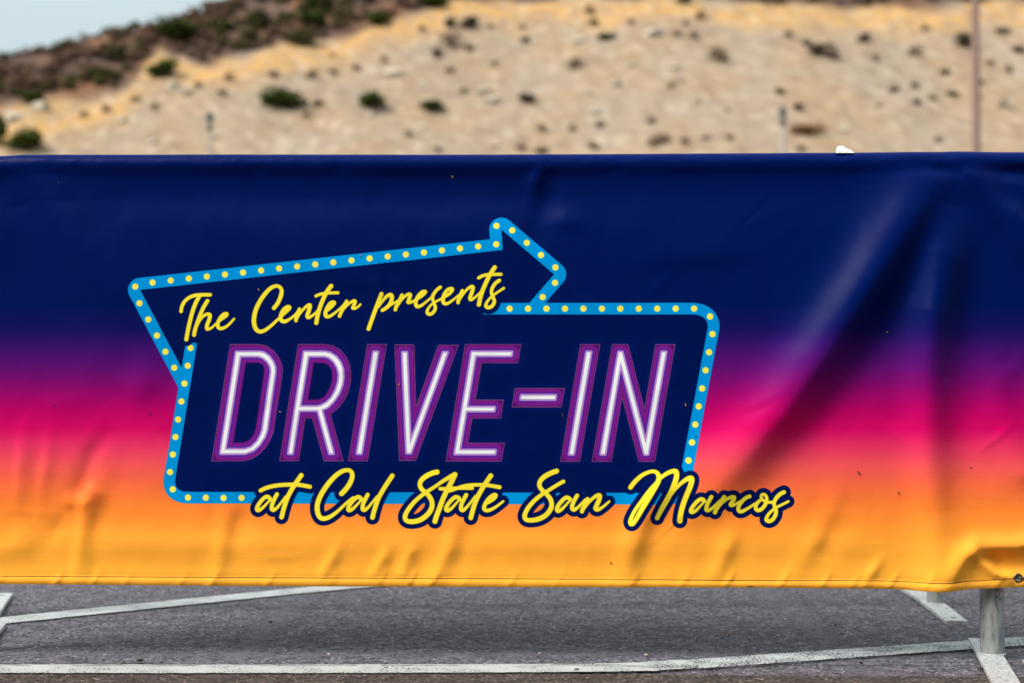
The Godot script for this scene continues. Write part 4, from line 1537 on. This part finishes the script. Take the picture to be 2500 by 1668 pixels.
	brush(30, [[796, 542], [760, 608], [730, 680], [726, 726], [756, 738], [810, 705, 0.75], [870, 645, 0.65], [930, 590, 0.7]])
	brush(32, [[980, 545], [932, 618], [880, 695], [852, 768]])
	brush(27, [[866, 748, 0.7], [930, 662, 0.65], [1000, 590, 0.85], [1080, 548, 1.05], [1124, 552, 1.15], [1106, 605, 1.2], [1074, 655, 1.1], [1095, 672, 0.9], [1150, 650, 0.75], [1210, 610, 0.7]])
	brush(29, [[1350, 540], [1290, 565], [1225, 630], [1188, 700], [1196, 748], [1240, 756], [1310, 722, 0.8], [1385, 675, 0.7], [1440, 640, 0.7]])
	brush(29, [[1495, 605, 0.9], [1452, 650], [1438, 705], [1465, 742], [1525, 722], [1580, 655], [1600, 575, 0.9], [1575, 520, 0.8], [1532, 516, 0.8], [1518, 556, 0.8], [1550, 600, 0.75], [1612, 626, 0.75], [1690, 626, 0.75]])
	brush(30, [[1848, 482], [1790, 512], [1735, 570], [1704, 635, 0.95], [1714, 695, 0.9], [1732, 750], [1722, 815], [1678, 878], [1628, 898], [1592, 876], [1610, 818, 0.85], [1668, 752, 0.75], [1740, 700, 0.7], [1830, 655, 0.65], [1910, 615, 0.65]])


# ==================================================================== small things

func build_small_things() -> void:
	# a crumpled scrap of white tape sticking up behind the rail
	var d := ray(2062, 367.5)
	var at := EYE + d * (3.125 / -d.z)
	var st := start()
	st.set_smooth_group(0)
	var prof := [[-0.019, -0.004, 0.0], [-0.017, 0.0075, 0.004], [-0.012, 0.0100, -0.002], [-0.004, 0.0095, 0.003], [0.004, 0.0050, -0.001], [0.012, 0.0015, 0.002], [0.020, -0.004, 0.0]]
	for i in prof.size() - 1:
		var a := Vector3(prof[i][0], prof[i][1], prof[i][2])
		var b := Vector3(prof[i + 1][0], prof[i + 1][1], prof[i + 1][2])
		quad(st, a, b, Vector3(b.x, -0.006, b.z * 0.3 + 0.004), Vector3(a.x, -0.006, a.z * 0.3 + 0.004))
		quad(st, Vector3(a.x, a.y, a.z), Vector3(a.x, -0.006, a.z - 0.006), Vector3(b.x, -0.006, b.z - 0.006), Vector3(b.x, b.y, b.z))
	var tape := put(commit(st), "tape_scrap", M.white_tape)
	tape.position = at
	tag(tape, "crumpled scrap of white tape on top of the banner", "tape")
	# bits of dry grass and grit stuck to the vinyl: [x, y, length, angle, pale?]
	var bits := [[2167, 811, 5, 0.4, 1], [1337, 403, 11, 1.2, 1], [1104, 431, 7, 1.3, 1], [144, 447, 6, 1.4, 0], [366, 1010, 7, 2.0, 0], [2097, 1155, 15, 0.85, 0], [1492, 1375, 8, 1.1, 0], [1374, 1015, 15, 1.2, 0], [684, 1006, 6, 0.6, 1], [974, 940, 8, 1.6, 1], [1674, 989, 9, 1.3, 1], [1698, 1065, 5, 0.8, 0], [131, 989, 6, 1.5, 0], [632, 708, 7, 1.0, 1], [880, 624, 5, 1.6, 1], [2370, 1142, 6, 1.4, 0], [2194, 1204, 8, 1.0, 0], [1832, 1432, 16, 0.0, 0]]
	for q in bits:
		var bm := SphereMesh.new()
		bm.radius = 0.5
		bm.height = 1.0
		bm.radial_segments = 8
		bm.rings = 4
		var f := flat(q[0], q[1])
		var o := put(bm, "grass_bit", M.straw if q[4] else M.dark_bit)
		o.position = sheet_point(f.x, f.y, sheet_offset(f.x, f.y) + 0.0011)
		o.rotation.z = -q[3]
		o.scale = Vector3(q[2] / 1150.0, 0.0024, 0.0016)
		if q[4]:
			tag(o, "tiny straw-coloured bit of dry grass stuck to the banner", "grass bit", "straw bits stuck to the banner")
		else:
			tag(o, "tiny dark speck of grit stuck to the banner", "grit", "dark specks stuck to the banner")
	# pebbles on the asphalt
	var rocks := [rock_mesh(21), rock_mesh(22), rock_mesh(23)]
	var peb := [[341, 1620, 15, "d"], [613, 1637, 6, "d"], [942, 1638, 9, "d"], [660, 1524, 9, "d"], [1750, 1643, 8, "d"], [1408, 1643, 12, "d"], [1780, 1555, 9, "r"], [1577, 1605, 9, "p"], [2502, 1622, 14, "p"], [1468, 1497, 6, "r"], [2305, 1553, 7, "r"], [1318, 1602, 9, "p"], [2102, 1624, 10, "d"], [2040, 1531, 7, "d"], [1985, 1543, 5, "d"], [1400, 1541, 6, "d"], [803, 1604, 8, "p"], [2393, 1640, 14, "d"], [256, 1606, 8, "p"]]
	var k := 0
	for q in peb:
		var p := on_ground(q[0], q[1])
		var w: float = q[2] * -p.z / FOCAL
		var o := put(rocks[k % 3], "pebble", M.pebble_dark if q[3] == "d" else (M.pebble_pale if q[3] == "p" else M.pebble_rust))
		o.position = p + Vector3(0, w * 0.2 + 0.004, 0)
		o.rotation.y = k * 1.3
		o.scale = Vector3(w, w * 0.6, w * 0.8)
		tag(o, {"d": "small black pebble on the asphalt", "p": "small pale pebble on the asphalt", "r": "small rust-brown pebble on the asphalt"}[q[3]], "pebble", {"d": "black pebbles", "p": "pale pebbles", "r": "rust pebbles"}[q[3]])
		k += 1
